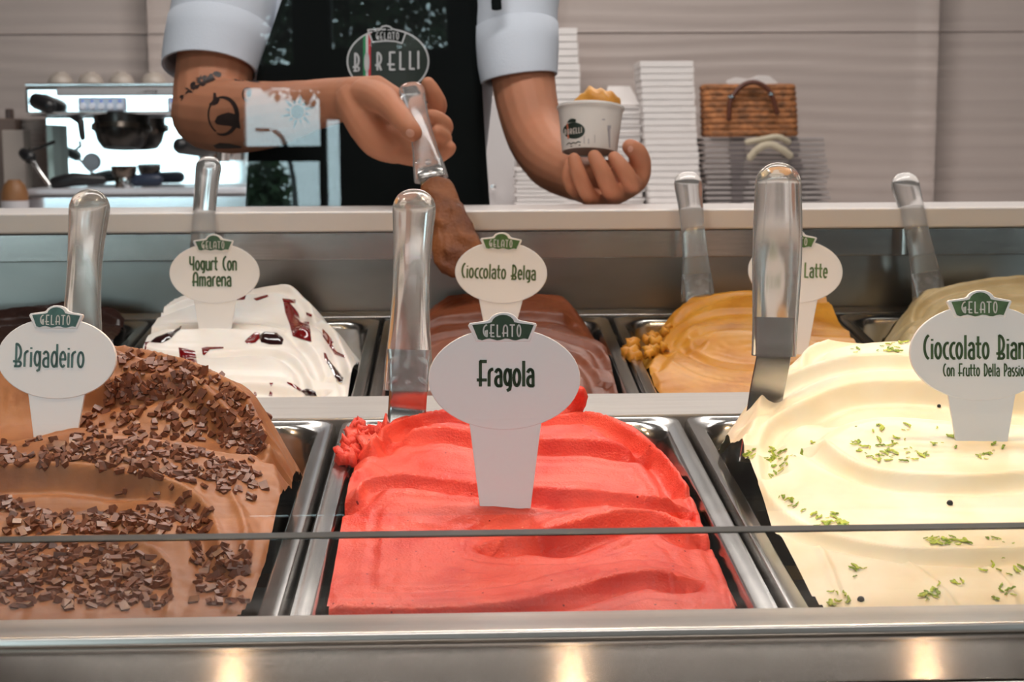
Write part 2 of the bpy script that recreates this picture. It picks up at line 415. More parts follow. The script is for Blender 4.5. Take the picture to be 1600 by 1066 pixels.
# rear wall: large ribbed ceramic slabs
SLAB = mat('ribbed_ceramic', srgb(186, 172, 166), .5, noise=(3, .05, (.3, 1, 14)), bump=(6, .15, (.25, 1, 40)))
tag(box('wall_back', (0, RYB+.06, CEIL_Z/2), (2*RX, .08, CEIL_Z), mat('grout', srgb(120, 110, 105), .8)), kind='structure')
wall_back = bpy.data.objects['wall_back']
sw_, sh_ = 1.31, .66
_, _, _ = pix((0, RYB, 1)); vx0 = P(1464, 200, 1); dd = vx0-CAM; jx = (CAM+dd*(RYB/dd.y)).x; d2 = P(1200, 50, 1)-CAM; jz = (CAM+d2*(RYB/d2.y)).z
ridge = np.cumsum(rng.uniform(.03, .065, 40))
def slab_mesh(seed):
    r2 = np.random.default_rng(seed); nz = 72; nx = 14; V = []; F = []
    ph = np.cumsum(r2.uniform(.6, 1.4, nz)); wob = r2.uniform(-1, 1, (5,))
    def hgt(x, z):
        zz = z + .006*math.sin(2.1*x*3+wob[0]*5) + .004*math.sin(5.3*x+wob[1]*9)
        t = zz/.049
        return .0035*(.6*math.sin(2*math.pi*t)+.4*math.sin(2*math.pi*t*2.3+wob[2]*4)) * (.7+.3*math.sin(zz*31+wob[3]*6))
    for i in range(nz+1):
        for j in range(nx+1):
            x = (sw_-.0015)*(j/nx-.5); z = (sh_-.0015)*(i/nz-.5); V.append((x, -.012-hgt(x, z), z))
    for i in range(nz):
        for j in range(nx):
            a = i*(nx+1)+j; F.append((a, a+1, a+nx+2, a+nx+1))
    n = len(V); bd = [i*(nx+1) for i in range(nz+1)] + [nz*(nx+1)+j for j in range(1, nx+1)] + [i*(nx+1)+nx for i in range(nz-1, -1, -1)] + [j for j in range(nx-1, 0, -1)]
    for b in bd: V.append((V[b][0], 0, V[b][2]))
    for k in range(len(bd)): F.append((bd[k], n+k, n+(k+1) % len(bd), bd[(k+1) % len(bd)]))
    me = bpy.data.meshes.new('slab'); me.from_pydata(V, [], F); me.materials.append(SLAB); me.polygons.foreach_set('use_smooth', [True]*len(F)); return me
sm = [slab_mesh(s) for s in (1, 2, 3)]; k = 0
for i in range(-4, 4):
    for j in range(-3, 4):
        x = jx+(i+.5)*sw_; z = jz+(j+.5)*sh_
        if abs(x) > RX or z < 0 or z > CEIL_Z+.2 or z < .55: continue
        o = bpy.data.objects.new('slab', sm[k % 3]); k += 1; COL.objects.link(o); o.location = (x, RYB+.02, z); o.parent = wall_back

# ------------------------------------------------------------------ pan rows: frames measured off the rims
PW = .255; PLS = (.405, .362); SH0 = (PLS[0]-PLS[1])/2
def row_frame(front, rear, zf, zr):
    a = P(*front); b = P(*rear); v = Vector((0, b.y-a.y, b.z-a.z)).normalized(); n = Vector((1, 0, 0)).cross(v)
    return a, b, v, n
a1, b1, V1, N1 = row_frame((835, 952, .785), (798, 652, 1.148), 0, 0)
a2, b2, V2, N2 = row_frame((794, 617, 1.417), (781, 500, 1.714), 0, 0)
O1 = Vector(((a1.x+b1.x)/2, b1.y, b1.z)) - V1*(PLS[0]/2+.001)
O2 = Vector((O1.x+.004, b2.y, b2.z)) + V2*(.012) - V2*(PLS[1]/2)
U = Vector((1, 0, 0))
def loc(row, col, u, v, h):
    O, Vv, N = ((O1, V1, N1), (O2, V2, N2))[row]
    return O + U*(col*PW+u) + Vv*v + N*h
def to_local(row, col, w):
    O, Vv, N = ((O1, V1, N1), (O2, V2, N2))[row]; d = Vector(w)-O
    return d.x-col*PW, d.dot(Vv), d.dot(N)
def rrect(hw, hl, r, n=6):
    out = []
    for cx, cy, a in ((hw-r, hl-r, 0), (-hw+r, hl-r, 90), (-hw+r, -hl+r, 180), (hw-r, -hl+r, 270)):
        out += [(cx+r*math.cos(math.radians(a+90*i/n)), cy+r*math.sin(math.radians(a+90*i/n))) for i in range(n+1)]
    return out
HW = PW/2-.0012
def make_pan(row, col, label):
    rings = [(0, -.012, .012), (.0004, -.003, .012), (.002, 0, .013), (.005, .0003, .015), (.0075, -.0012, .017), (.0115, -.0012, .022), (.0135, -.003, .028), (.0155, -.010, .034), (.019, -.06, .036), (.022, -.112, .034), (.03, -.12, .03)]
    V = []; F = []; n = 28
    for ins, h, r in rings:
        V += [loc(row, col, x, y, h) for x, y in rrect(HW-ins, PLS[row]/2-ins, max(.004, r))]
    for i in range(len(rings)-1):
        for k in range(n): F.append((i*n+k, i*n+(k+1) % n, (i+1)*n+(k+1) % n, (i+1)*n+k))
    F.append(tuple(range((len(rings)-1)*n, len(rings)*n)))
    o = obj('gelato_pan', V, F, PANST); autosmooth(o, 40)
    return tag(o, label, 'pan', 'steel gelato pans')
make_pan(0, -1, 'front row steel pan holding the chip-covered brown gelato')
make_pan(0, 0, 'front row steel pan holding the coral pink gelato')
make_pan(0, 1, 'front row steel pan holding the white gelato with green zest')
make_pan(1, -2, 'back row steel pan holding the blackish chocolate gelato')
make_pan(1, -1, 'back row steel pan holding the white gelato with red syrup')
make_pan(1, 0, 'back row steel pan holding the milk chocolate gelato')
make_pan(1, 1, 'back row steel pan holding the caramel gelato')
make_pan(1, 2, 'back row steel pan holding the pale beige-green gelato')

# ------------------------------------------------------------------ display case
case = tag(empty('display_case', (0, .9, 0)), 'stainless steel gelato display case with low glass lip and tall pane', 'display case')
XW = 1.05
def extrude_x(name, prof, m, parent, x0=-XW, x1=XW, bevel=0.0):
    """prof: closed outline of (Y, Z)"""
    bm = bmesh.new(); f = bm.faces.new([bm.verts.new((x0, y, z)) for y, z in prof])
    r = bmesh.ops.extrude_face_region(bm, geom=[f])
    for v in [g for g in r['geom'] if isinstance(g, bmesh.types.BMVert)]: v.co.x = x1
    bmesh.ops.recalc_face_normals(bm, faces=bm.faces[:])
    if bevel:
        es = [e for e in bm.edges if abs(e.verts[0].co.x-e.verts[1].co.x) > .5]
        bmesh.ops.bevel(bm, geom=es, offset=bevel, segments=4, affect='EDGES', profile=.5)
    return weighted(bmobj(name, bm, m, parent))
yz = lambda y, zc: (P(800, y, zc).y, P(800, y, zc).z)
A = yz(956, .722); B = yz(985, .69); C = yz(1075, .655); D = yz(1250, .635)
extrude_x('front_ledge', [(A[0], A[1]), (B[0], B[1]), (B[0]-.001, B[1]-.004), (A[0]-.004, B[1]-.02), (A[0], B[1]-.02)], LIP, case, bevel=.0012)
extrude_x('front_panel', [(B[0]+.001, B[1]-.0045), (C[0], C[1]), (D[0], D[1]), (D[0], .1), (D[0]+.06, .1), (D[0]+.06, D[1]), (B[0]+.012, B[1]-.012)], LEDGE, case, bevel=.001)
G0 = yz(957, .717); G1 = yz(833.5, .717); gt = .0105
extrude_x('low_glass', [(G0[0], G0[1]-.006), (G0[0]+gt, G0[1]-.006), (G0[0]+gt, G1[1]-.0003), (G0[0], G1[1]-.0003)], LOWGLASS, case)
extrude_x('low_glass_edge', [(G0[0], G1[1]-.0002), (G0[0]+gt, G1[1]-.0002), (G0[0]+gt-.0008, G1[1]+.0006), (G0[0]+.0008, G1[1]+.0006)], EDGE, case)
TOPZ = CAM.z+.36
extrude_x('tall_glass', [(YG, G1[1]+.0008), (YG+.005, G1[1]+.0008), (YG+.005, TOPZ), (YG, TOPZ)], GLASS, case)
extrude_x('canopy_bar', [(YG-.03, TOPZ), (YG+.16, TOPZ), (YG+.16, TOPZ+.04), (YG-.03, TOPZ+.04)], STEEL, case, bevel=.003)
LY = 1.0
extrude_x('lamp_bar', [(LY-.02, TOPZ), (LY+.02, TOPZ), (LY+.02, TOPZ+.02), (LY-.02, TOPZ+.02)], STEEL, case, bevel=.003)
for s in (-1, 1): box('bar_arm', (s*(XW-.01), (YG+LY)/2, TOPZ+.012), (.03, LY-YG, .02), STEEL, case, .003)
for s in (-1, 1): box('post', (s*(XW-.01), YG+.1, TOPZ/2), (.03, .05, TOPZ), STEEL, case, .003)
# bar between the rows follows the front plane
q = lambda v, h: (lambda w: (w.y, w.z))(loc(0, 0, 0, v, h))
extrude_x('row_divider', [q(PLS[0]/2+.0015, .0005), q(PLS[0]/2+.068, .0005), q(PLS[0]/2+.068, -.14), q(PLS[0]/2+.0015, -.14)], BAR, case, bevel=.002)
for row_, c_ in ((0, 1.5), (1, 2.5)):
    hl_ = PLS[row_]/2
    for s in (-1, 1):
        u0_, u1_ = s*c_*PW+s*.002, s*(XW-.03)-O1.x
        pts_ = [loc(row_, 0, u, v, h) for h in (-.008, -.003) for u, v in ((u0_, -hl_), (u1_, -hl_), (u1_, hl_), (u0_, hl_))]
        obj('cover_plate', pts_, [(3, 2, 1, 0), (4, 5, 6, 7), (0, 1, 5, 4), (1, 2, 6, 5), (2, 3, 7, 6), (3, 0, 4, 7)], STEEL, case)
R0 = yz(502, 1.745); R1 = yz(488, 1.80)
qb = lambda v, h: (lambda w: (w.y, w.z))(loc(1, 0, 0, v, h))
extrude_x('rear_rail', [qb(PLS[1]/2+.002, -.02), qb(PLS[1]/2+.002, .002), qb(PLS[1]/2+.03, .002), qb(PLS[1]/2+.03, -.02)], PANST, case, bevel=.0015)
W0 = qb(PLS[1]/2+.03, -.03); W1 = yz(396, 1.80)
wy = W0[0]+.002
extrude_x('rear_wall', [(wy, W0[1]), (wy, W1[1]+.03), (wy+.01, W1[1]+.03), (wy+.01, W0[1])], WELL, case)
by = wy-.035
zt = P(800, 323, 1.80).z; zb = P(800, 355, 1.78).z; zs = P(800, 399, 1.77).z
extrude_x('rear_band', [(by+.004, zs), (by+.004, zb-.001), (wy+.001, zb-.001), (wy+.001, zs)], STEEL, case, bevel=.001)
extrude_x('well_floor', [(G0[0]+.02, .7), (wy+.01, .7), (wy+.01, .69), (G0[0]+.02, .69)], WELL, case)
extrude_x('rear_panel', [(wy+.012, .1), (wy+.012, zb-.002), (wy+.03, zb-.002), (wy+.03, .1)], STEEL, case)
for s in (-1, 1): box('side_panel', (s*(XW+.012), (D[0]+wy)/2, .4), (.022, wy-D[0]-.02, .8), STEEL, case, .003)
box('plinth', (0, (D[0]+wy)/2, .05), (2*XW, wy-D[0]-.1, .1), BLACK, case)
ctr = tag(box('white_countertop', (0, by-.004+.075, (zt+zb)/2), (2*1.6, .15, zt-zb), WHITECTR, None, .0025), 'narrow white solid countertop along the rear of the display case', 'countertop')

# warm spotlights under the canopy
LEDM = bpy.data.materials.new('warm_led'); LEDM.use_nodes = True
e = LEDM.node_tree.nodes['Principled BSDF']; e.inputs['Emission Color'].default_value = (1, .52, .13, 1); e.inputs['Emission Strength'].default_value = 3200
for i, px in enumerate((-165, 370, 890, 1440, 1960)):
    hx = P(px, 1000, .685).x; x = hx*(.70+.68)/.70
    t = tag(empty('spotlight', (x, LY, TOPZ)), 'small warm spotlight under the lamp bar, %s' % ('far left', 'left of centre', 'centre', 'right of centre', 'far right')[i], 'lamp', 'canopy spotlights')
    M = Matrix.Translation((x, LY, TOPZ-.006))
    lathe('housing', [(0, .006), (.016, .006), (.016, -.008), (.012, -.008), (.012, -.002), (0, -.002)], STEEL, t, 20, M)
    lathe('lens', [(0, -.006), (.0045, -.005), (.0045, -.0022), (0, -.0022)], LEDM, t, 20, M)
    l = area('spotlight_beam', (x, LY, TOPZ-.017), (x, LY-.02, .9), .02, .02, .42, (1, .9, .78), None); l.parent = t; l.matrix_parent_inverse = parent_world(t).inverted()
    l.data.spread = math.radians(130)
# ------------------------------------------------------------------ gelato
def gelato_mat(name, col, col2, rough=.38, sss=.12, speck=None, grain=(220, .35)):
    m = bpy.data.materials.new(name); m.use_nodes = True; nt = m.node_tree; b = nt.nodes['Principled BSDF']
    tc = nt.nodes.new('ShaderNodeTexCoord')
    n = nt.nodes.new('ShaderNodeTexNoise'); n.inputs['Scale'].default_value = 28; n.inputs['Detail'].default_value = 5
    nt.links.new(tc.outputs['Object'], n.inputs['Vector'])
    r = nt.nodes.new('ShaderNodeValToRGB'); r.color_ramp.elements[0].color = (*col2, 1); r.color_ramp.elements[1].color = (*col, 1)
    r.color_ramp.elements[0].position = .34; r.color_ramp.elements[1].position = .6
    nt.links.new(n.outputs[0], r.inputs[0]); last = r.outputs[0]
    if speck:
        vo = nt.nodes.new('ShaderNodeTexVoronoi'); vo.inputs['Scale'].default_value = speck[0]
        nt.links.new(tc.outputs['Object'], vo.inputs['Vector'])
        lt = nt.nodes.new('ShaderNodeMath'); lt.operation = 'LESS_THAN'; lt.inputs[1].default_value = speck[1]; nt.links.new(vo.outputs['Distance'], lt.inputs[0])
        sp = nt.nodes.new('ShaderNodeSeparateColor'); nt.links.new(vo.outputs['Color'], sp.inputs[0])
        g = nt.nodes.new('ShaderNodeMath'); g.operation = 'LESS_THAN'; g.inputs[1].default_value = speck[2]; nt.links.new(sp.outputs[0], g.inputs[0])
        mu = nt.nodes.new('ShaderNodeMath'); mu.operation = 'MULTIPLY'; nt.links.new(lt.outputs[0], mu.inputs[0]); nt.links.new(g.outputs[0], mu.inputs[1])
        mx = nt.nodes.new('ShaderNodeMixRGB'); mx.inputs[2].default_value = (*speck[3], 1)
        nt.links.new(mu.outputs[0], mx.inputs[0]); nt.links.new(last, mx.inputs[1]); last = mx.outputs[0]
    nt.links.new(last, b.inputs['Base Color'])
    b.inputs['Specular IOR Level'].default_value = .28
    b.inputs['Roughness'].default_value = rough; b.inputs['Subsurface Weight'].default_value = sss
    b.inputs['Subsurface Radius'].default_value = (.006, .003, .002); b.inputs['Subsurface Scale'].default_value = .3
    n2 = nt.nodes.new('ShaderNodeTexNoise'); n2.inputs['Scale'].default_value = grain[0]; n2.inputs['Detail'].default_value = 6; nt.links.new(tc.outputs['Object'], n2.inputs['Vector'])
    bp = nt.nodes.new('ShaderNodeBump'); bp.inputs['Strength'].default_value = grain[1]; bp.inputs['Distance'].default_value = .0015
    nt.links.new(n2.outputs[0], bp.inputs['Height']); nt.links.new(bp.outputs[0], b.inputs['Normal'])
    return m
def dens(line, step=.006):
    out = []
    for a, b in zip(line[:-1], line[1:]):
        a = np.array(a); b = np.array(b); n = max(1, int(np.linalg.norm((b-a)[:2])/step))
        for k in range(n): out.append(a+(b-a)*k/n)
    out.append(np.array(line[-1])); return out
def poly_sd(pts, poly):
    """signed distance (outside positive) of points (N,2) to a closed polygon"""
    poly = np.array(poly); d = np.full(len(pts), 9.0); ins = np.zeros(len(pts), bool)
    for a, b in zip(poly, np.roll(poly, -1, 0)):
        ab = b-a; t = np.clip(((pts-a)@ab)/(ab@ab+1e-12), 0, 1); d = np.minimum(d, np.linalg.norm(pts-(a+t[:, None]*ab), axis=1))
        c = ((a[1] > pts[:, 1]) != (b[1] > pts[:, 1])); x = (b[0]-a[0])*(pts[:, 1]-a[1])/(b[1]-a[1]+1e-12)+a[0]; ins ^= c & (pts[:, 0] < x)
    return np.where(ins, -d, d)
def line_dist(pts, line):
    line = np.array(line)[:, :2]; d = np.full(len(pts), 9.0)
    for a, b in zip(line[:-1], line[1:]):
        ab = b-a; t = np.clip(((pts-a)@ab)/(ab@ab+1e-12), 0, 1); d = np.minimum(d, np.linalg.norm(pts-(a+t[:, None]*ab), axis=1))
    return d
def line_signed(pts, line):
    """distance to a fold line, and the side: negative on the side towards the viewer"""
    line = np.array(line)[:, :2]; d = np.full(len(pts), 9.0); sg = np.zeros(len(pts))
    for a, b in zip(line[:-1], line[1:]):
        ab = b-a; t = np.clip(((pts-a)@ab)/(ab@ab+1e-12), 0, 1); q = pts-(a+t[:, None]*ab); dd = np.linalg.norm(q, axis=1)
        m = dd < d; d = np.where(m, dd, d); sg = np.where(m, np.sign(q[:, 1]+1e-9), sg)
    return d, sg
def smooth_noise1(x, seed, period):
    r = np.random.default_rng(seed); t = r.uniform(-1, 1, 512); xi = x/period; i = np.floor(xi).astype(int); f = xi-i; f = f*f*(3-2*f)
    return t[i % 512]*(1-f)+t[(i+1) % 512]*f
def gelato(name, row, col, lines, bound, m, label, step=.0016, streak=.0005, lip=.0022, push=.0, seed=1, extra=(), hidden=(), group=None, steep=1.7, scoop=.0065, scoops=(0, 1, 2, 3, 4), rough=.0003, base=-.10):
    L = []
    for ln in lines: L.append([to_local(row, col, P(*p)) for p in catmull(ln, 5)])
    sv = SH0 if row == 0 else 0
    HID = [[to_local(row, col, P(*p)) for p in catmull(ln, 3)] for ln in hidden]
    E = HID+[[(u_, v_+sv, h_) for u_, v_, h_ in e] for e in extra]
    B = [to_local(row, col, P(*p))[:2] if len(p) == 3 else (p[0], p[1]+sv) for p in bound]
    B = [(b_[0], -PLS[row]/2-.01 if b_[1] < -.155+sv else b_[1]) for b_ in B]
    C = np.array([p for ln in L+E for p in dens(ln)])
    # drop near-duplicates so the system stays well behaved
    keep = []
    for i, p in enumerate(C):
        if all((p[0]-C[j][0])**2+(p[1]-C[j][1])**2 > .0028**2 for j in keep): keep.append(i)
    C = C[keep]; n = len(C); c2 = .0022**2
    K = np.sqrt(((C[:, None, :2]-C[None, :, :2])**2).sum(-1)+c2) ; K -= np.eye(n)*2e-4
    Q = np.c_[np.ones(n), C[:, :2]]; M_ = np.block([[K, Q], [Q.T, np.zeros((3, 3))]]); w = np.linalg.solve(M_, np.r_[C[:, 2], 0, 0, 0])
    hw, hl = HW-.0185, PLS[row]/2-.0185
    nu, nv = int(2*hw/step), int(2*hl/step); us = np.linspace(-hw, hw, nu+1); vv = np.linspace(-hl, hl, nv+1)
    G = np.array([(u, v) for v in vv for u in us])
    H = np.sqrt(((G[:, None, :]-C[None, :, :2])**2).sum(-1)+c2)@w[:n] + np.c_[np.ones(len(G)), G]@w[n:]
    H = np.clip(H, -.1, C[:, 2].max()+.004)
    d = poly_sd(G, B)
    # spatula striations that run alongside the folds, and a thin raised lip on each fold
    dl = np.min([line_dist(G, ln) for ln in L], axis=0); fade = np.exp(-dl/.03)
    wob = .0015*np.sin(G[:, 0]*60+seed)+.001*np.sin(G[:, 1]*90+seed*2)
    H = H + streak*smooth_noise1(dl+wob+.1, seed, .0045)*(.35+.65*fade) + streak*.5*smooth_noise1(dl*1.0+wob+.2, seed+5, .0018)*fade
    H = H + lip*np.exp(-(dl/.0022)**2)
    for ln in [L[i_] for i_ in scoops if i_ < len(L)]:
        ds, sg = line_signed(G, ln); H = H - np.where(sg < 0, scoop*np.exp(-((ds-.009)/.006)**2), 0)
    H = H + rough*smooth_noise1(G[:, 0]*1.3+G[:, 1]*.4+.5, seed+9, .006)*smooth_noise1(G[:, 1]*1.1-G[:, 0]*.3+.5, seed+11, .007)*2
    d = d+.0015*smooth_noise1(G[:, 1]*1.0+.5, seed+20, .018)+.001*smooth_noise1(G[:, 1]+G[:, 0]+.5, seed+21, .006)
    e = .008; dp = np.maximum(0, d+.005); H = H - steep*(np.sqrt(dp*dp+e*e)-e)
    H = np.maximum(H, base)
    V = [loc(row, col, u, v-push*max(0, h), h) for (u, v), h in zip(G, H)]
    rp = rrect(hw, hl, .034); ins = poly_sd(G, rp) < 1e-5
    F = []; s = nu+1
    for i in range(nv):
        for j in range(nu):
            a = i*s+j
            if ins[a] and ins[a+1] and ins[a+s] and ins[a+s+1]: F.append((a, a+1, a+s+1, a+s))
    used = sorted({i for f in F for i in f}); mp = {o: k for k, o in enumerate(used)}
    o = obj(name, [V[i] for i in used], [tuple(mp[i] for i in f) for f in F], m, None, True)
    return tag(o, label, 'gelato', group or 'gelato mounds in the display case')

FRAG = gelato_mat('strawberry_gelato', srgb(230, 86, 68), srgb(210, 58, 43), .24, .1, (190, .13, .16, srgb(120, 16, 16)), (620, .5))
g_frag = gelato('strawberry_gelato', 0, 0, [
    [(580, 692, 1.035), (592, 677, 1.05), (630, 660, 1.075), (690, 646, 1.09), (745, 651, 1.09), (820, 654, 1.09), (875, 652, 1.09), (915, 648, 1.09), (950, 657, 1.08), (990, 680, 1.055), (1040, 715, 1.02), (1072, 758, .975)],
    [(620, 678, 1.055), (700, 672, 1.06), (780, 688, 1.05), (850, 690, 1.045), (920, 690, 1.045), (985, 700, 1.035)],
    [(558, 772, .93), (566, 757, .94), (590, 749, .943), (640, 746, .94), (740, 757, .93), (840, 766, .925), (940, 771, .925), (1010, 779, .925), (1045, 783, .93)],
    [(790, 845, .87), (865, 829, .88), (940, 808, .895), (985, 800, .905), (1020, 800, .91), (1050, 815, .905), (1075, 835, .895)],
    [(530, 952, .797), (640, 957, .792), (790, 946, .80), (890, 924, .815), (960, 905, .83), (1015, 897, .835), (1050, 902, .83)],
    [(555, 735, .985), (532, 785, .94), (514, 840, .893), (503, 888, .853), (503, 950, .80)],
    [(1072, 758, .975), (1090, 808, .93), (1108, 850, .89), (1132, 910, .835), (1146, 952, .795)],
  ], [(508, 970, .79), (502, 900, .845), (512, 845, .89), (530, 787, .94), (553, 735, .985), (575, 690, 1.04), (640, 665, 1.115), (780, 660, 1.13), (930, 660, 1.12), (1000, 680, 1.07), (1045, 715, 1.02), (1078, 758, .975), (1095, 808, .93), (1112, 850, .89), (1136, 910, .835), (1150, 970, .785)],
  FRAG, 'coral pink strawberry gelato mound in the front row, middle pan', seed=3, streak=.0011, lip=.0036, scoop=.009, step=.0013,
  scoops=(0, 1, 2, 3, 4), hidden=[[(590, 780, .975), (640, 776, .972), (740, 782, .965), (840, 786, .96), (940, 790, .96), (1020, 792, .96)],   # hollow behind the middle fold
   [(640, 722, 1.02), (740, 728, 1.015), (860, 730, 1.015), (960, 735, 1.01)],
   [(620, 793, .905), (700, 790, .905), (790, 791, .905), (880, 795, .91)]],
  extra=[
         [(-.06, -.09, .004), (0, -.095, .001), (.05, -.10, .0)], [(-.02, .165, .002), (.04, .165, .002)]])
lipm = tag(tube('strawberry_curl', catmull([P(878, 652, 1.1), P(893, 640, 1.1), P(905, 622, 1.095), P(907, 612, 1.09)], 4), [.011, .010, .009, .009, .008, .008, .007, .007, .006, .006, .005, .0045, .004], FRAG, g_frag, 12), kind=None)
# scraps stuck to the far left corner of the pan
SCR = []
for i in range(26):
    px = rng.uniform(532, 604); py = 662+rng.uniform(-6, 60)*(1-(px-532)/110)
    p = P(px, py, 1.085-(py-662)*.0009)+Vector(rng.normal(size=3)*.0012); SCR.append(p)
bm = bmesh.new()
for p in SCR:
    r = bmesh.ops.create_icosphere(bm, subdivisions=2, radius=rng.uniform(.0025, .0058), matrix=Matrix.Translation(p))
    ax = Vector(rng.normal(size=3)).normalized()
    for v in r['verts']:
        dlt = v.co-p; v.co = p+dlt*(1+.5*math.sin(dlt.x*1500+dlt.z*1100+p.x*900))+ax*ax.dot(dlt)*.9
o = bmobj('gelato_scraps', bm, FRAG, g_frag, True); o['kind'] = 'stuff'; o['label'] = 'torn strawberry gelato scraps smeared on the pan corner'

BRIG = gelato_mat('brigadeiro_gelato', srgb(150, 99, 62), srgb(130, 80, 48), .42, .1, None, (160, .2))
g_brig = gelato('brigadeiro_gelato', 0, -1, [
    [(-60, 560, 1.083), (60, 545, 1.093), (183, 544, 1.088), (220, 549, 1.083), (258, 556, 1.078), (305, 570, 1.068), (347, 591, 1.058), (380, 615, 1.043), (399, 650, 1.023), (415, 678, 1.008), (422, 696, 0.993)],
    [(90, 600, 1.048), (173, 597, 1.048), (235, 590, 1.048), (285, 587, 1.048), (306, 596, 1.043), (328, 615, 1.035), (356, 638, 1.023), (396, 660, 1.008)],
    [(-120, 700, 0.973), (0, 696, 0.973), (47, 690, 0.973), (117, 674, 0.978), (188, 678, 0.978), (235, 690, 0.973), (291, 697, 0.973), (338, 710, 0.973), (389, 715, 0.978), (420, 703, 0.988)],
    [(-120, 735, 0.933), (0, 731, 0.933), (117, 728, 0.933), (197, 741, 0.928), (263, 753, 0.923), (305, 774, 0.913), (328, 802, 0.898), (340, 836, 0.873), (345, 880, 0.838)],
    [(-150, 850, 0.858), (0, 845, 0.863), (120, 842, 0.863), (215, 850, 0.858), (255, 875, 0.843), (270, 915, 0.818), (262, 960, 0.788)],
    [(441, 790, 0.923), (425, 830, 0.893), (408, 880, 0.853), (392, 955, 0.788)], [(422, 700, 0.998), (434, 745, 0.958), (441, 790, 0.923)],
    [(360, 770, 0.928), (385, 830, 0.878), (372, 900, 0.828), (360, 955, 0.788)],
  ], [(-200, 990, 0.775), (390, 990, 0.775), (395, 955, 0.79), (410, 880, 0.855), (428, 830, 0.895), (444, 790, 0.925), (437, 745, 0.96), (425, 700, 1.002), (402, 650, 1.045), (390, 620, 1.08), (350, 610, 1.115), (-100, 610, 1.13), (-.107, .165), (-.107, -.165)],
  BRIG, 'light brown chocolate gelato mound sprinkled with chips, front row left pan', seed=8, streak=.0006, scoops=(0, 1, 3), scoop=.007,
  hidden=[[(-60, 655, 1.035), (100, 652, 1.035), (190, 650, 1.032), (260, 650, 1.03), (310, 660, 1.025), (350, 676, 1.015)], [(-80, 702, 0.995), (60, 700, 0.995), (180, 698, 0.995), (280, 708, 0.99), (350, 716, 0.988)], [(-80, 800, 0.885), (60, 802, 0.885), (180, 806, 0.88), (270, 815, 0.873)]],
  extra=[[(-.11, -.06, .006), (-.03, -.062, .006), (.01, -.065, .004)], [(-.1, .165, .03), (.04, .165, .02)]])

BIAN = gelato_mat('white_chocolate_gelato', srgb(240, 229, 204), srgb(236, 220, 186), .36, .2, None, (90, .06))
g_bian = gelato('white_chocolate_gelato', 0, 1, [
    [(1253, 574, 1.10), (1262, 545, 1.115), (1304, 531, 1.125), (1372, 524, 1.13), (1424, 522, 1.13), (1520, 526, 1.13), (1680, 545, 1.12)],
    [(1186, 630, 1.05), (1206, 603, 1.062), (1265, 573, 1.075), (1333, 557, 1.08), (1421, 556, 1.08), (1520, 562, 1.075), (1660, 580, 1.07)],
    [(1184, 697, 1.0), (1206, 656, 1.025), (1265, 626, 1.045), (1323, 603, 1.055), (1400, 596, 1.055), (1500, 600, 1.05), (1660, 612, 1.045)],
    [(1289, 686, .985), (1314, 669, .995), (1353, 658, 1.003), (1402, 655, 1.005), (1494, 662, 1.0), (1600, 668, 1.0), (1700, 680, .99)],
    [(1289, 690, .975), (1319, 713, .955), (1363, 733, .94), (1426, 741, .932), (1524, 743, .93), (1600, 738, .935), (1700, 735, .94)],
    [(1184, 699, .99), (1187, 743, .96), (1206, 782, .93), (1240, 811, .905), (1285, 832, .885), (1372, 852, .865), (1450, 858, .855), (1600, 856, .855), (1720, 850, .86)],
    [(1165, 680, 1.01), (1136, 738, .975), (1140, 760, .955), (1155, 811, .915), (1190, 880, .855), (1235, 955, .795)],
    [(1280, 850, .87), (1300, 900, .83), (1320, 955, .795)], [(1420, 880, .84), (1470, 920, .815), (1500, 960, .79)], [(1530, 875, .845), (1575, 915, .82), (1590, 960, .79)],
  ], [(1238, 985, .785), (1232, 955, .795), (1187, 880, .855), (1152, 811, .915), (1137, 760, .955), (1133, 738, .975), (1162, 680, 1.012), (1182, 628, 1.06), (1240, 590, 1.115), (1300, 590, 1.145), (.107, .165), (.107, -.165)],
  BIAN, 'creamy white gelato mound sprinkled with green zest, front row right pan', seed=21, streak=.0005, lip=.0018, rough=.0001, scoops=(0, 1, 2, 4, 5),
  hidden=[[(1290, 668, 1.03), (1340, 664, 1.03), (1420, 660, 1.03), (1520, 664, 1.03), (1660, 670, 1.03)], [(1250, 690, .99), (1240, 720, .965), (1262, 760, .93), (1330, 800, .905), (1430, 815, .895), (1530, 817, .893), (1680, 815, .895)], [(1325, 690, .975), (1400, 690, .975), (1500, 696, .97), (1600, 698, .97)]],
  extra=[])

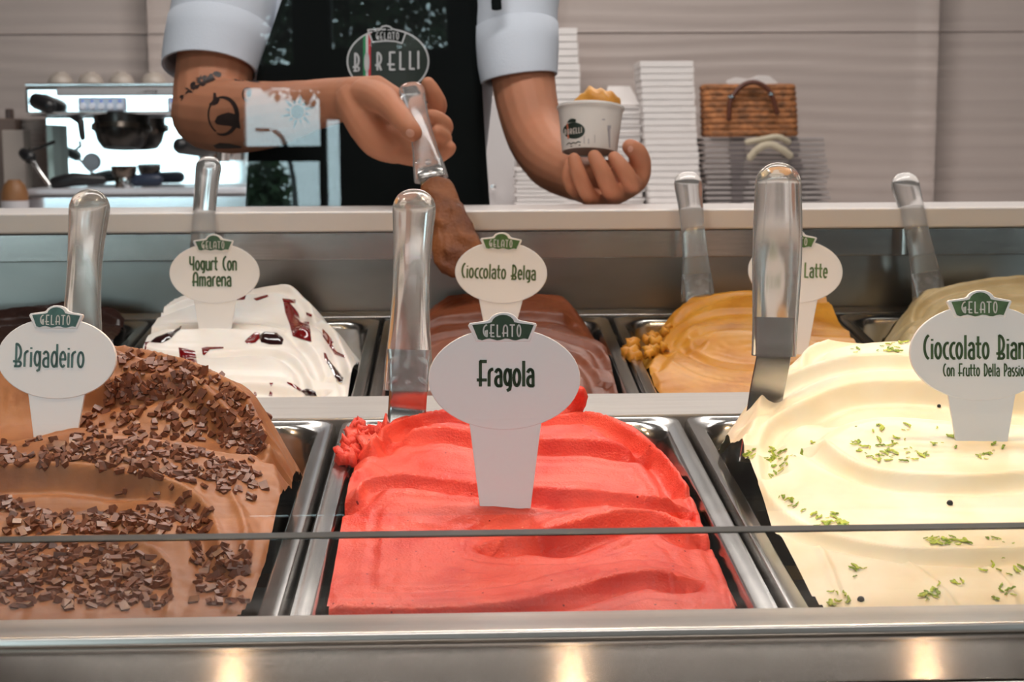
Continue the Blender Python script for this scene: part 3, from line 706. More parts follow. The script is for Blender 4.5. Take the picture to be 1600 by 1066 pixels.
YOG = gelato_mat('yogurt_gelato', srgb(232, 228, 224), srgb(226, 220, 214), .38, .2, None, (90, .06))
g_yog = gelato('yogurt_gelato', 1, -1, [
    [(240, 490, 1.655), (300, 465, 1.675), (365, 452, 1.69), (420, 446, 1.69), (458, 449, 1.685), (482, 470, 1.665), (487, 492, 1.645)],
    [(487, 492, 1.645), (520, 512, 1.61), (533, 540, 1.57), (545, 570, 1.52), (553, 602, 1.46), (552, 625, 1.43)],
    [(218, 522, 1.60), (235, 512, 1.605), (300, 506, 1.605), (385, 508, 1.60), (450, 519, 1.59), (492, 549, 1.55), (510, 590, 1.49)],
    [(220, 540, 1.565), (250, 549, 1.545), (328, 550, 1.54), (400, 546, 1.545), (450, 552, 1.535), (480, 580, 1.49), (490, 610, 1.45)],
    [(330, 602, 1.455), (400, 600, 1.455), (450, 606, 1.45)],
  ], [(170, 640, 1.40), (190, 600, 1.47), (212, 545, 1.56), (216, 520, 1.615), (240, 500, 1.68), (300, 500, 1.71), (450, 500, 1.71), (488, 495, 1.66), (523, 512, 1.61), (537, 540, 1.57), (550, 575, 1.51), (557, 605, 1.455), (556, 640, 1.40)],
  YOG, 'white yogurt gelato mound streaked with dark red cherry syrup, back row', seed=31, streak=.0004, lip=.0008, rough=.0001, step=.002,
  extra=[[(-.09, .055, .02), (0, .05, .022), (.05, .045, .022)], [(-.09, -.06, .006), (.05, -.08, .004)]])
BELG = gelato_mat('belgian_chocolate_gelato', srgb(116, 60, 34), srgb(96, 46, 24), .42, .06, None, (120, .1))
g_belg = gelato('belgian_chocolate_gelato', 1, 0, [
    [(655, 505, 1.65), (680, 484, 1.665), (694, 475, 1.675), (729, 464, 1.685), (790, 460, 1.69), (845, 462, 1.685), (884, 470, 1.675), (902, 496, 1.65), (916, 526, 1.62)],
    [(640, 520, 1.61), (676, 500, 1.63), (710, 492, 1.635), (800, 486, 1.635), (880, 490, 1.63)],
    [(615, 560, 1.545), (676, 524, 1.575), (740, 514, 1.58), (836, 512, 1.58), (890, 525, 1.57), (932, 540, 1.555), (952, 565, 1.525), (960, 600, 1.475), (968, 625, 1.43)],
    [(640, 590, 1.49), (740, 560, 1.53), (850, 545, 1.54), (905, 556, 1.53), (935, 585, 1.49), (945, 615, 1.45)],
    [(605, 590, 1.50), (600, 620, 1.45)],
  ], [(595, 650, 1.39), (597, 610, 1.46), (606, 580, 1.52), (630, 540, 1.59), (655, 512, 1.66), (700, 505, 1.71), (880, 505, 1.70), (905, 510, 1.66), (920, 528, 1.625), (940, 538, 1.575), (958, 565, 1.53), (966, 600, 1.475), (976, 650, 1.39)],
  BELG, 'smooth brown Belgian chocolate gelato mound in the back row centre', seed=41, streak=.0003, lip=.001, scoop=.005, scoops=(1, 2, 3), step=.002,
  extra=[[(-.06, .06, .012), (0, .06, .014), (.06, .055, .014)], [(-.06, -.07, .004), (.03, -.08, .004)]])
DULC = gelato_mat('caramel_gelato', srgb(196, 136, 44), srgb(178, 114, 30), .4, .12, None, (120, .12))
g_dulc = gelato('caramel_gelato', 1, 1, [
    [(1050, 505, 1.645), (1060, 490, 1.655), (1076, 477, 1.665), (1126, 459, 1.685), (1175, 452, 1.69), (1230, 458, 1.69), (1278, 464, 1.685), (1311, 461, 1.685), (1329, 469, 1.675), (1340, 500, 1.65), (1347, 518, 1.63)],
    [(1036, 545, 1.585), (1041, 529, 1.605), (1060, 508, 1.625), (1090, 492, 1.64), (1130, 482, 1.645), (1200, 480, 1.645)],
    [(1080, 535, 1.58), (1078, 522, 1.595), (1105, 509, 1.605), (1146, 506, 1.605), (1200, 508, 1.60), (1260, 514, 1.60), (1330, 518, 1.595), (1369, 520, 1.59)],
    [(1080, 540, 1.575), (1110, 560, 1.545), (1160, 570, 1.53), (1240, 566, 1.53), (1380, 566, 1.53)],
    [(1016, 572, 1.53), (1022, 560, 1.55), (1034, 550, 1.575)], [(1018, 575, 1.525), (1029, 595, 1.49), (1034, 625, 1.43)],
    [(1050, 565, 1.53), (1100, 590, 1.49), (1180, 600, 1.47), (1300, 598, 1.47)],
  ], [(1030, 650, 1.39), (1026, 600, 1.485), (1014, 574, 1.53), (1020, 556, 1.56), (1034, 532, 1.605), (1048, 505, 1.66), (1080, 505, 1.70), (1330, 505, 1.70), (1345, 510, 1.655), (1380, 530, 1.60), (1440, 600, 1.48), (1450, 650, 1.39)],
  DULC, 'caramel coloured gelato mound with folded crest, back row', seed=51, streak=.0004, lip=.001, scoop=.004, step=.002,
  extra=[[(-.05, .06, .018), (.03, .06, .02)]])
bm = bmesh.new()
for i in range(22):
    px = rng.uniform(982, 1045); py = 545-(px-982)*.45+rng.uniform(-6, 26); p = P(px, py, 1.60-(py-530)*.0016)
    r = bmesh.ops.create_icosphere(bm, subdivisions=2, radius=rng.uniform(.004, .009), matrix=Matrix.Translation(p))
    for v in r['verts']:
        dlt = v.co-p; v.co = p+dlt*(1+.35*math.sin(dlt.x*900+dlt.z*700+p.x*900))
o = bmobj('gelato_scraps', bm, DULC, g_dulc, True); o['kind'] = 'stuff'; o['label'] = 'caramel gelato scraps smeared on the pan side'
PIST = gelato_mat('pale_pistachio_gelato', srgb(186, 166, 126), srgb(170, 148, 106), .42, .1, None, (120, .2))
g_pist = gelato('pistachio_gelato', 1, 2, [
    [(1425, 500, 1.66), (1434, 476, 1.68), (1476, 452, 1.695), (1550, 437, 1.70), (1600, 433, 1.70), (1720, 440, 1.69)],
    [(1440, 510, 1.62), (1480, 475, 1.655), (1560, 462, 1.66), (1700, 465, 1.655)], [(1440, 560, 1.55), (1520, 530, 1.59), (1700, 530, 1.59)],
  ], [(1400, 650, 1.39), (1412, 560, 1.56), (1420, 500, 1.675), (1440, 490, 1.715), (1760, 490, 1.715), (.1, -.165)],
  PIST, 'pale beige-green gelato mound behind the right white sign, back row', seed=61, streak=.0005, step=.0025)
DARK = gelato_mat('dark_chocolate_gelato', srgb(46, 28, 24), srgb(34, 20, 17), .3, .03, None, (120, .1))
g_dark = gelato('dark_chocolate_gelato', 1, -2, [
    [(-100, 478, 1.69), (0, 474, 1.69), (30, 468, 1.69), (65, 466, 1.69), (105, 474, 1.685), (150, 485, 1.675), (185, 500, 1.66)],
    [(-60, 505, 1.64), (60, 495, 1.65), (140, 505, 1.64), (170, 530, 1.60)], [(-90, 545, 1.58), (100, 545, 1.58)],
  ], [(-200, 650, 1.39), (-140, 500, 1.70), (180, 498, 1.70), (195, 505, 1.67), (180, 540, 1.6), (160, 600, 1.48), (150, 650, 1.39)],
  DARK, 'blackish chocolate gelato behind the left white sign, back row', seed=71, step=.0025)
# ------------------------------------------------------------------ toppings
bv_brig = bvh_of(g_brig); bv_bian = bvh_of(g_bian); bv_yog = bvh_of(g_yog); bv_frag = bvh_of(g_frag)
CHIP = mat('chocolate_chip', srgb(108, 62, 40), .38, noise=(300, .25, I3))
def chip_mesh(seed):
    r = np.random.default_rng(seed); bm = box_bm((0, 0, 0), (r.uniform(.0030, .0056), r.uniform(.0022, .0034), r.uniform(.0017, .0028)))
    for v in bm.verts: v.co += Vector(r.normal(size=3)*.00035)
    me = bpy.data.meshes.new('chocolate_chip'); bm.to_mesh(me); bm.free(); me.materials.append(CHIP); return me
chips = [chip_mesh(s) for s in range(8)]
def in_poly(x, y, poly):
    ins = False; j = len(poly)-1
    for i in range(len(poly)):
        if (poly[i][1] > y) != (poly[j][1] > y) and x < (poly[j][0]-poly[i][0])*(y-poly[i][1])/(poly[j][1]-poly[i][1])+poly[i][0]: ins = not ins
        j = i
    return ins
REG = [  # where the chips lie, and how many
    ([(0, 845), (210, 850), (262, 880), (270, 952), (0, 952)], 330),
    ([(0, 775), (60, 790), (200, 800), (330, 790), (330, 835), (0, 835)], 170),
    ([(180, 735), (300, 770), (330, 830), (190, 830)], 25),
    ([(0, 695), (120, 676), (250, 692), (350, 712), (385, 725), (350, 770), (280, 752), (120, 726), (0, 728)], 250),
    ([(330, 720), (400, 716), (415, 760), (390, 790), (350, 770)], 32),
    ([(120, 640), (200, 600), (300, 592), (330, 620), (390, 700), (330, 705), (190, 678), (110, 672)], 150),
    ([(170, 585), (240, 585), (300, 585), (300, 610), (170, 622)], 70),
    ([(185, 546), (300, 568), (380, 616), (400, 655), (380, 655), (300, 585), (185, 580)], 85),
    ([(345, 640), (400, 655), (420, 700), (380, 712), (345, 690)], 75),
    ([(300, 850), (390, 850), (385, 945), (300, 945)], 75),
]
pl = []
for poly, n in REG:
    xs = [p[0] for p in poly]; ys = [p[1] for p in poly]; k = 0; tries = 0
    while k < n and tries < n*30:
        tries += 1; x = rng.uniform(min(xs), max(xs)); y = rng.uniform(min(ys), max(ys))
        if not in_poly(x, y, poly): continue
        h = drop_on(bv_brig, x, y)
        if h is None: continue
        k += 1; pl.append(h)
lo_ = [to_local(0, -1, v.co) for v in g_brig.data.vertices]
cand = [i for i, l in enumerate(lo_) if l[2] > .0]
for i in rng.choice(cand, 260):      # and on the flanks turned away from the viewer
    v = g_brig.data.vertices[i]; n = v.normal
    if n.dot(CAM-v.co) < 0: pl.append((v.co.copy(), n.copy()))
def stand(n):
    q = Vector((0, 0, 1)).rotation_difference(n).to_matrix().to_4x4()
    return q @ Matrix.Rotation(rng.uniform(0, 6.28), 4, 'Z') @ Matrix.Rotation(rng.normal()*.35, 4, 'X') @ Matrix.Rotation(rng.normal()*.3, 4, 'Y')
order = sorted(range(len(pl)), key=lambda i: (pl[i][0]-CAM).length + (0 if (CAM-pl[i][0]).dot(pl[i][1]) > 0 else 5))
pick = set(order[:620:2]) if len(order) > 620 else set(order[:300])
pick = set(list(pick)[:300])
rest = bmesh.new()
for i, (p, n) in enumerate(pl):
    s = rng.uniform(.85, 1.4); M = Matrix.Translation(p+n*.0008) @ stand(n) @ Matrix.Diagonal((s, s, s, 1))
    if i in pick:
        o = bpy.data.objects.new('chocolate_chip', chips[i % 8]); COL.objects.link(o); o.parent = g_brig; o.matrix_basis = M
    else:
        nv = len(rest.verts); rest.from_mesh(chips[i % 8]); rest.verts.ensure_lookup_table()
        for v in rest.verts[nv:]: v.co = M @ v.co
o = bmobj('chocolate_chips', rest, CHIP, g_brig); o['kind'] = 'stuff'

ZEST = mat('lime_zest', srgb(182, 196, 72), .5, noise=(400, .4, I3), bump=(500, .4, I3)); ZEST2 = mat('lime_zest_dark', srgb(140, 164, 54), .5, noise=(400, .4, I3))
def zest_mesh(seed, m):
    r = np.random.default_rng(seed); L = r.uniform(.004, .0085); bend = r.uniform(-1, 1); w = r.uniform(.0007, .0013); n = 5
    pts = [Vector((L*(t/n-.5), bend*.0016*math.sin(math.pi*t/n)+r.normal()*.0003, .0003+.0006*abs(math.sin(t*1.7+seed)))) for t in range(n+1)]
    bm = loft(pts, [(w*.5, .0004)]+[(w*r.uniform(.7, 1.3), .0006) for _ in range(n-1)]+[(w*.4, .0003)], 5, (0, 1, 0))
    me = bpy.data.meshes.new('lime_zest'); bm.to_mesh(me); bm.free(); me.materials.append(m); return me
zm = [zest_mesh(s, ZEST if s % 3 else ZEST2) for s in range(10)]
zs_ = []
ZREG = [([(1310, 690), (1340, 665), (1410, 658), (1490, 668), (1500, 700), (1430, 725), (1360, 722)], 62), ([(1510, 695), (1560, 690), (1590, 712), (1530, 720)], 12),
        ([(1195, 705), (1230, 690), (1285, 680), (1262, 705), (1215, 740), (1215, 765), (1260, 800), (1235, 800), (1200, 760)], 44),
        ([(1270, 800), (1300, 795), (1330, 830), (1270, 828)], 26), ([(1400, 840), (1560, 838), (1590, 850), (1420, 854)], 36), ([(1160, 720), (1180, 680), (1185, 700), (1165, 740)], 12),
        ([(1360, 535), (1415, 535), (1410, 552), (1365, 548)], 16), ([(1330, 545), (1345, 545), (1345, 560), (1330, 560)], 3), ([(1340, 865), (1600, 865), (1600, 945), (1300, 945)], 22),
        ([(1440, 905), (1490, 905), (1490, 945), (1440, 945)], 14), ([(1295, 925), (1330, 925), (1330, 950), (1295, 950)], 8)]
for poly, n in ZREG:
    xs = [p[0] for p in poly]; ys = [p[1] for p in poly]; k = 0; tries = 0
    seeds = [(rng.uniform(min(xs), max(xs)), rng.uniform(min(ys), max(ys))) for _ in range(max(2, n//5))]
    while k < n and tries < n*40:
        tries += 1; c = seeds[rng.integers(len(seeds))]; x = c[0]+rng.normal()*13; y = c[1]+rng.normal()*7
        if not in_poly(x, y, poly): continue
        h = drop_on(bv_bian, x, y)
        if h is None: continue
        k += 1; s = rng.choice([.35, .5, .7, .95]); q = Vector((0, 0, 1)).rotation_difference(h[1]).to_matrix().to_4x4()
        o = bpy.data.objects.new('lime_zest', zm[rng.integers(10)]); COL.objects.link(o); o.parent = g_bian
        o.matrix_basis = Matrix.Translation(h[0]+h[1]*.0004) @ q @ Matrix.Rotation(rng.uniform(0, 6.28), 4, 'Z') @ Matrix.Diagonal((s, s, s, 1))
SEEDM = mat('dark_seed', (.01, .01, .012), .4)
for px, py in ((1484, 787), (1467, 635), (1345, 938)):
    h = drop_on(bv_bian, px, py)
    if h: bmobj('dark_seed', (lambda b: (bmesh.ops.create_icosphere(b, subdivisions=2, radius=.0013 if py < 700 else .0019, matrix=Matrix.Translation(h[0]+h[1]*.0004)), b)[1])(bmesh.new()), SEEDM, g_bian, True)
SYR = mat('cherry_syrup', srgb(110, 6, 12), .12, 0, Coat_Weight=.6, Specular_IOR_Level=.6); CHER = mat('dark_cherry', srgb(36, 6, 8), .12, 0, Coat_Weight=.8)
def z6(pts): return [(x*.469, 460+y*.469) for x, y in pts]
for name, m, pts, dome in (
    ('cherry_syrup', SYR, [(595, 178), (620, 182), (650, 190), (658, 235), (630, 232), (600, 215)], .0012),
    ('cherry_syrup', SYR, [(945, 30), (965, 28), (985, 75), (995, 70), (1000, 90), (1030, 92), (1038, 160), (1005, 150), (975, 140), (965, 100), (950, 60)], .0014),
    ('dark_cherry', CHER, [(500, 160), (520, 143), (555, 130), (580, 122), (606, 104), (600, 118), (585, 130), (570, 148), (540, 163)], .003),
    ('cherry_syrup', SYR, [(484, 160), (500, 158), (490, 165), (486, 190), (482, 190)], .0006),
    ('dark_cherry', CHER, [(862, 140), (880, 127), (920, 130), (945, 150), (940, 168), (900, 168), (870, 160)], .0045),
    ('cherry_syrup', SYR, [(815, 158), (840, 152), (850, 128), (865, 130), (868, 145), (850, 162), (825, 166)], .0012),
    ('cherry_syrup', SYR, [(672, 180), (690, 176), (745, 176), (745, 181), (700, 184), (680, 205), (675, 200)], .0008),
    ('cherry_syrup', SYR, [(1075, 115), (1090, 130), (1112, 160), (1105, 165), (1120, 190), (1150, 205), (1148, 212), (1115, 200), (1095, 170), (1075, 140)], .0012),
    ('dark_cherry', CHER, [(1090, 215), (1105, 232), (1130, 260), (1146, 280), (1138, 297), (1120, 285), (1105, 255), (1088, 225)], .003),
    ('cherry_syrup', SYR, [(1078, 195), (1086, 198), (1092, 215), (1100, 225), (1090, 232), (1080, 212)], .0008),
    ('dark_cherry', CHER, [(1000, 322), (1025, 314), (1050, 325), (1055, 340), (1020, 338)], .003),
    ('cherry_syrup', SYR, [(955, 292), (975, 298), (1005, 318), (1000, 324), (975, 308), (957, 297)], .0008),
    ('cherry_syrup', SYR, [(848, 325), (856, 330), (855, 340), (844, 340)], .0006), ('cherry_syrup', SYR, [(900, 322), (908, 330), (906, 340), (895, 340)], .0006), ('cherry_syrup', SYR, [(897, 296), (911, 296), (904, 308)], .0006),
    ('cherry_syrup', SYR, [(780, 8), (820, 4), (815, 18), (790, 20)], .0008), ('cherry_syrup', SYR, [(845, 15), (890, 2), (895, 8), (855, 22)], .0008), ('cherry_syrup', SYR, [(940, 15), (985, 18), (985, 30), (945, 28)], .0008),
    ('cherry_syrup', SYR, [(1020, 60), (1040, 68), (1038, 76), (1022, 70)], .0006)):
    applied(name, [z6(pts)], bv_yog, m, g_yog, .0004, 4, dome)

# ------------------------------------------------------------------ name signs
BAN_OUT = [(-54, 87), (-27, 91)] + arc(-1, 89, 23, 15, 165, 15, 8) + [(27, 91), (49, 87), (51, 84), (40, 58), (-44, 58), (-57, 83)]
BAN_IN = [(-50, 84), (-24, 87)] + arc(-2, 86, 18, 14, 170, 10, 8) + [(22, 87), (46, 84), (37, 62)] + [(37-6*i, 61.5+1.6*math.sin(i*1.4)) for i in range(1, 13)] + [(-41, 62)]
def sign(px, py, zc, rx, texts, label, tmat, bmat, stem_px, tilt=0., yaw=0., roll=0., lead=1.0):
    """oval name sign on a stem; px, py = centre of its oval, rx = half width in pixels; texts are in the sign's own 119-unit half width"""
    s = zc/FPX*rx/119.0; c = P(px, py, zc)
    R = Matrix((right, up, -fwd)).transposed().to_4x4() @ Matrix.Rotation(math.radians(yaw), 4, 'Y') @ Matrix.Rotation(math.radians(tilt), 4, 'X') @ Matrix.Rotation(math.radians(roll), 4, 'Z')
    M = Matrix.Translation(c) @ R
    sy = (stem_px-py)/rx*119.0
    t = tag(empty('name_sign', M @ Vector((0, -sy*s, 0))), label, 'sign', 'oval gelato name signs')
    S = lambda pts: [(x*s, y*s) for x, y in pts]
    pl_ = plate('plate', S(ell(0, 0, 119, 80)[:-1] if False else arc(0, 0, 119, 80, 0, 352.5, 47)), .003, WHITE, t, M, .0006)
    plate('stem', S([(-57, -58), (60, -58), (57, -75), (37, -sy-38), (-34, -sy-38), (-54, -75)]), .0024, WHITE, t, M @ Matrix.Translation((0, 0, -.0004)), .0004)
    b = plate('banner', S(BAN_OUT), .0032, WHITE, t, M @ Matrix.Translation((0, 0, .0004)), .0005)
    obj('banner_print', [M @ Vector((x*s, y*s, .0007)) for x, y in BAN_IN], [tuple(range(len(BAN_IN)))], bmat, b)
    lettering('banner_lettering', 'GELATO', -34*s, 66*s, 60*s, 18*s, 2.2*s, PRINTWHITE, b, M, .001, .12)
    for tx, x0, y0, w, h, sw in texts: lettering('lettering', tx, x0*s, y0*s, w*s, h*s, sw*s, tmat, t, M, .0003)
    return t
sign(788, 592, .905, 119, [('Fragola', -42, -11, 88, 38, 5)], 'white oval sign reading Fragola in the coral gelato', TEXTGREEN, DKGREEN, 790)
sign(88, 560, 1.0, 95, [('Brigadeiro', -85, -17, 140, 44, 4.6)], 'white oval sign reading Brigadeiro in the chip-covered gelato', mat('teal_lettering', srgb(84, 116, 112), .45), TEALGREEN, 692, -2, -3, -1)
sign(335, 427, 1.59, 70, [('Yogurt Con', -66, 8, 124, 36, 5), ('Amarena', -58, -34, 102, 36, 5)], 'white oval sign reading Yogurt Con Amarena in the syrup-streaked gelato', mat('mid_green_lettering', srgb(74, 104, 66), .45), mat('mid_green_print', srgb(66, 98, 74), .4, noise=(160, .25, I3)), 520, 0, 2)
sign(783, 426, 1.53, 72, [('Cioccolato Belga', -103, -16, 192, 36, 4.6)], 'white oval sign reading Cioccolato Belga behind the Fragola sign', mat('olive_lettering', srgb(86, 106, 50), .45), LEAFGREEN, 500, 0, 0, -2)
sign(1243, 424, 1.50, 74, [('Dulce di Latte', -80, -14, 159, 36, 4.4)], 'white oval sign ending in Latte, partly behind a clear handle', mat('leaf_lettering', srgb(104, 130, 72), .45), LEAFGREEN, 530, 0, 0, -2)
sign(1533, 551, .975, 112, [('Cioccolato Bianco', -97, -10, 194, 38, 4.4), ('Con Frutto Della Passione', -64, -39, 148, 20, 2.4)], 'white oval sign reading Cioccolato Bian at the right edge', mat('moss_lettering', srgb(70, 94, 58), .45), mat('moss_print', srgb(78, 106, 70), .4, noise=(120, .3, I3)), 700, 0, 1)

# ------------------------------------------------------------------ spatulas with clear handles
BLADE = mat('spatula_steel', (.42, .40, .385), .22, 1, noise=(20, .1, (1, 1, 6)))
def spatula(label, top, bot, zt_, zb_, w, end, ze, bow=.006, taper=1.0, wb=1.05, blade_w=.92, oblong=True, coat=None):
    """top, bot: pixel of the handle's two ends on its middle line; end: where the blade meets the gelato; w: width in pixels"""
    a = P(*top, zt_); b = P(*bot, zb_); s = (zt_+zb_)/2/FPX; ax = (b-a).normalized()
    side = (right - ax*right.dot(ax)).normalized(); back = side.cross(ax); back = back if back.dot(fwd) > 0 else -back
    t = tag(empty('spatula', P(*end, ze)), label, 'spatula', 'spatulas with clear handles')
    n = 16; pts = []; rad = []; Lh = (b-a).length
    fs = [.11*(1-math.cos(math.pi/2*k/9)) for k in range(9)]+list(np.linspace(.11, 1, 15))
    for f in fs:
        wd = w*s*.5*(1.0 - .2*math.sin(math.pi*min(1, f/.9))**1.5*taper + (wb-1)*max(0, (f-.75)/.25))
        rc = math.sqrt(max(.0025, 1-((.11-f)/.11)**2)) if f < .11 else 1
        wd *= rc; th = .0105*(1-.35*f)*rc
        pts.append(a+(b-a)*f+back*(bow*(1-f)**2*1.6-.004*math.sin(math.pi*f))); rad.append((wd, th))
    tube('handle', pts, rad, PLAST, t, 28, True, side, 2.6)
    # the steel tang shows through the lower end of the handle, with moulded dots
    tg = [a+(b-a)*f+back*.0 for f in ((.80, .9, 1.0) if not coat else (.95, .97, 1.0))]
    e = P(*end, ze); mid = (b+e)/2+back*.003
    path = tg+[b+(mid-b)*.5, mid, e, e+(e-mid).normalized()*.02]
    tube('blade', catmull(path, 3), [(w*s*.5*blade_w*.9, .0011)]*len(catmull(path, 3)), BLADE, t, 12, True, side, 6)
    if oblong:
        for dx, f, rr in ((0, .87, .0035), (0, .96, .002), (-.32, .85, .002), (.32, .85, .002), (-.32, .95, .002), (.32, .95, .002)):
            c = a+(b-a)*f+side*(dx*w*s)-back*.0072
            Md = Matrix.Translation(c) @ Matrix((side, ax, -back)).transposed().to_4x4() @ Matrix.Rotation(math.radians(35*np.sign(dx)), 4, 'Z')
            plate('moulded_dot', arc(0, 0, rr if dx == 0 else .0042, rr if dx == 0 else .0018, 0, 345, 15), .002, FROST, t, Md)
    return t, side, back
spatula('clear-handled spatula standing left of the Fragola sign', (646, 292), (638, 610), 1.085, 1.085, 72, (633, 675), 1.085, bow=.012, wb=1.08)
spatula('clear-handled spatula standing behind the Brigadeiro sign', (132, 293), (128, 590), 1.13, 1.13, 66, (128, 640), 1.13, bow=.012, oblong=False)
spatula('blunt clear spatula handle standing in the white zest gelato', (1216, 254), (1209, 556), 1.05, 1.05, 70, (1188, 680), 1.055, bow=.0, taper=-.5, wb=1.0, oblong=False, blade_w=.86)
spatula('clear-handled spatula behind the Yogurt Con Amarena sign', (319, 238), (318, 415), 1.70, 1.69, 42, (318, 500), 1.69, bow=.02, taper=.8)
spatula('clear-handled spatula standing in the caramel gelato', (1076, 264), (1091, 470), 1.70, 1.69, 46, (1094, 490), 1.68, bow=.012, wb=1.15)
spatula('clear-handled spatula standing in the pale beige-green gelato', (1416, 266), (1452, 466), 1.72, 1.71, 46, (1458, 488), 1.70, bow=.012, wb=1.15)
sp, sd, bk = spatula('clear-handled spatula loaded with chocolate, held in the hand', (640, 126), (674, 280), 1.79, 1.715, 44, (690, 345), 1.70, bow=.004, wb=1.2, coat=True)
COATM = gelato_mat('chocolate_coat', srgb(140, 84, 46), srgb(104, 56, 28), .55, .05, None, (260, .8))
COAT = [(660, 290), (700, 282), (712, 305), (728, 330), (745, 360), (755, 395), (738, 420), (712, 434), (692, 424), (678, 400), (674, 360), (668, 330)]
bm = bmesh.new(); c0 = [P(x, y, 1.715-(y-282)*.0004) for x, y in COAT]
nn = len(c0); cen = sum(c0, Vector())/nn; rows = []
for side_ in (1, -1):
    for f, th in ((1, 0), (.94, .006), (.8, .0095), (.55, .012), (.25, .013)):
        if side_ == -1 and f == 1: continue
        rows.append([bm.verts.new(cen+(p-cen)*f - fwd*(th*side_) + Vector(rng.normal(size=3)*.0006)) for p in c0])
def br(a, b):
    for k in range(nn): bm.faces.new((a[k], a[(k+1) % nn], b[(k+1) % nn], b[k]))
for i in range(4): br(rows[i], rows[i+1])
br(rows[5], rows[0])
for i in range(5, 8): br(rows[i+1], rows[i])
bm.faces.new(rows[4]); bm.faces.new(rows[8][::-1])
bmesh.ops.recalc_face_normals(bm, faces=bm.faces[:]); bmesh.ops.subdivide_edges(bm, edges=bm.edges[:], cuts=2, use_grid_fill=True, smooth=.6)
for v in bm.verts: v.co += Vector((math.sin(v.co.x*330+v.co.z*120), math.sin(v.co.z*260+v.co.x*160), math.sin(v.co.z*410)))*.0012 + Vector((math.sin(v.co.z*900+v.co.x*500), math.sin(v.co.x*1100+v.co.z*300), math.sin(v.co.x*800)))*.0006
o = bmobj('chocolate_coating', bm, COATM, sp, True); o['label'] = 'thick chocolate gelato coating the spatula blade'
# ------------------------------------------------------------------ person
SKIN = mat('skin', srgb(186, 124, 94), .6, 0, Specular_IOR_Level=.3, noise=(14, .12, I3), bump=(320, .12, I3), Subsurface_Weight=.12, Subsurface_Scale=.02)
NAIL = mat('nail', srgb(214, 160, 140), .3)
SHIRT = mat('white_pique_shirt', srgb(206, 210, 220), .8, noise=(6, .03, I3), bump=(500, .25, I3))
APRON = mat('dark_green_black_apron', srgb(8, 13, 13), .8, Specular_IOR_Level=.1, bump=(600, .2, I3))
person = tag(empty('person', P(600, 2400, 2.25)), 'person in white polo shirt and dark apron scooping gelato into a paper cup', 'person')
person.location.z = 0
bm = bmesh.new()
limb = lambda pts, rad, seg=18: loft([Vector(p) for p in catmull(pts, 4)], list(np.interp(np.linspace(0, 1, (len(pts)-1)*4+1), np.linspace(0, 1, len(pts)), rad)), seg, None, 'round', bm)
# torso, neck, head, legs (mostly outside the picture)
cx0 = P(600, 200, 2.24); X0, Y0 = cx0.x, cx0.y
def tor(z, ra, rb): return (Vector((X0, Y0, z)), (ra, rb))
T_ = [tor(.80, .145, .105), tor(.92, .145, .105), tor(1.02, .135, .095), tor(1.15, .138, .10), tor(1.28, .15, .105), tor(1.38, .16, .105), tor(1.43, .12, .08), tor(1.46, .065, .065), tor(1.53, .055, .058)]
loft([t[0] for t in T_], [t[1] for t in T_], 28, (1, 0, 0), 'round', bm)
hz = 1.66
loft([(X0, Y0-.01, hz-.12), (X0, Y0-.02, hz-.08), (X0, Y0-.015, hz-.02), (X0, Y0-.005, hz+.05), (X0, Y0, hz+.10)], [(.045, .06), (.062, .085), (.072, .095), (.075, .1), (.05, .07)], 20, (1, 0, 0), 'round', bm)
loft([(X0, Y0-.105, hz+.01), (X0, Y0-.125, hz-.03)], [.009, .013], 10, None, 'round', bm)
for s in (-1, 1):
    loft([(X0+s*.078, Y0, hz-.02), (X0+s*.082, Y0+.008, hz+.02)], [(.008, .015), (.008, .018)], 10, None, 'round', bm)
    limb([(X0+s*.085, Y0, .86), (X0+s*.09, Y0-.01, .5), (X0+s*.09, Y0+.005, .30), (X0+s*.09, Y0+.01, .09)], [.088, .058, .054, .04], 16)
    limb([(X0+s*.09, Y0+.03, .045), (X0+s*.1, Y0-.08, .04), (X0+s*.105, Y0-.15, .03)], [.042, .042, .028], 12)
# arm that works the spatula
sh1 = P(385, -70, 2.22)
limb([sh1, P(350, 40, 2.18), P(334, 120, 2.15), P(328, 172, 2.13)], [.062, .058, .054, .052])
limb([P(326, 176, 2.13), P(365, 182, 2.093), P(415, 180, 2.038), P(480, 166, 1.955), P(535, 155, 1.886)], [.052, .051, .045, .033, .0265])
loft([P(530, 155, 1.893), P(550, 155, 1.866), P(580, 160, 1.84), P(608, 178, 1.83)], [(.022, .027), (.022, .028), (.020, .034), (.017, .033)], 18, fwd, 'round', bm)
limb([P(555, 160, 1.859), P(575, 195, 1.838), P(592, 222, 1.824), P(615, 237, 1.814)], [.025, .025, .021, .015], 14)
limb([P(572, 148, 1.845), P(598, 156, 1.80), P(620, 177, 1.762), P(638, 199, 1.737), P(645, 207, 1.733)], [.021, .0175, .014, .0122, .0112], 14)   # thumb
limb([P(598, 160, 1.84), P(640, 172, 1.83), P(672, 178, 1.818), P(684, 165, 1.803), P(676, 145, 1.793), P(669, 131, 1.789)], [.016, .0125, .0125, .0115, .0105, .0085], 12)
limb([P(602, 185, 1.84), P(640, 200, 1.822), P(680, 208, 1.807), P(694, 198, 1.794), P(682, 186, 1.783), P(672, 182, 1.779)], [.016, .0125, .012, .0115, .0105, .009], 12)
limb([P(600, 210, 1.83), P(640, 226, 1.813), P(682, 226, 1.799), P(693, 216, 1.788), P(683, 208, 1.777)], [.016, .012, .0112, .0105, .009], 12)
limb([P(602, 230, 1.822), P(640, 245, 1.807), P(676, 246, 1.792), P(697, 236, 1.788), P(703, 231, 1.785)], [.0145, .011, .0102, .009, .0078], 12)
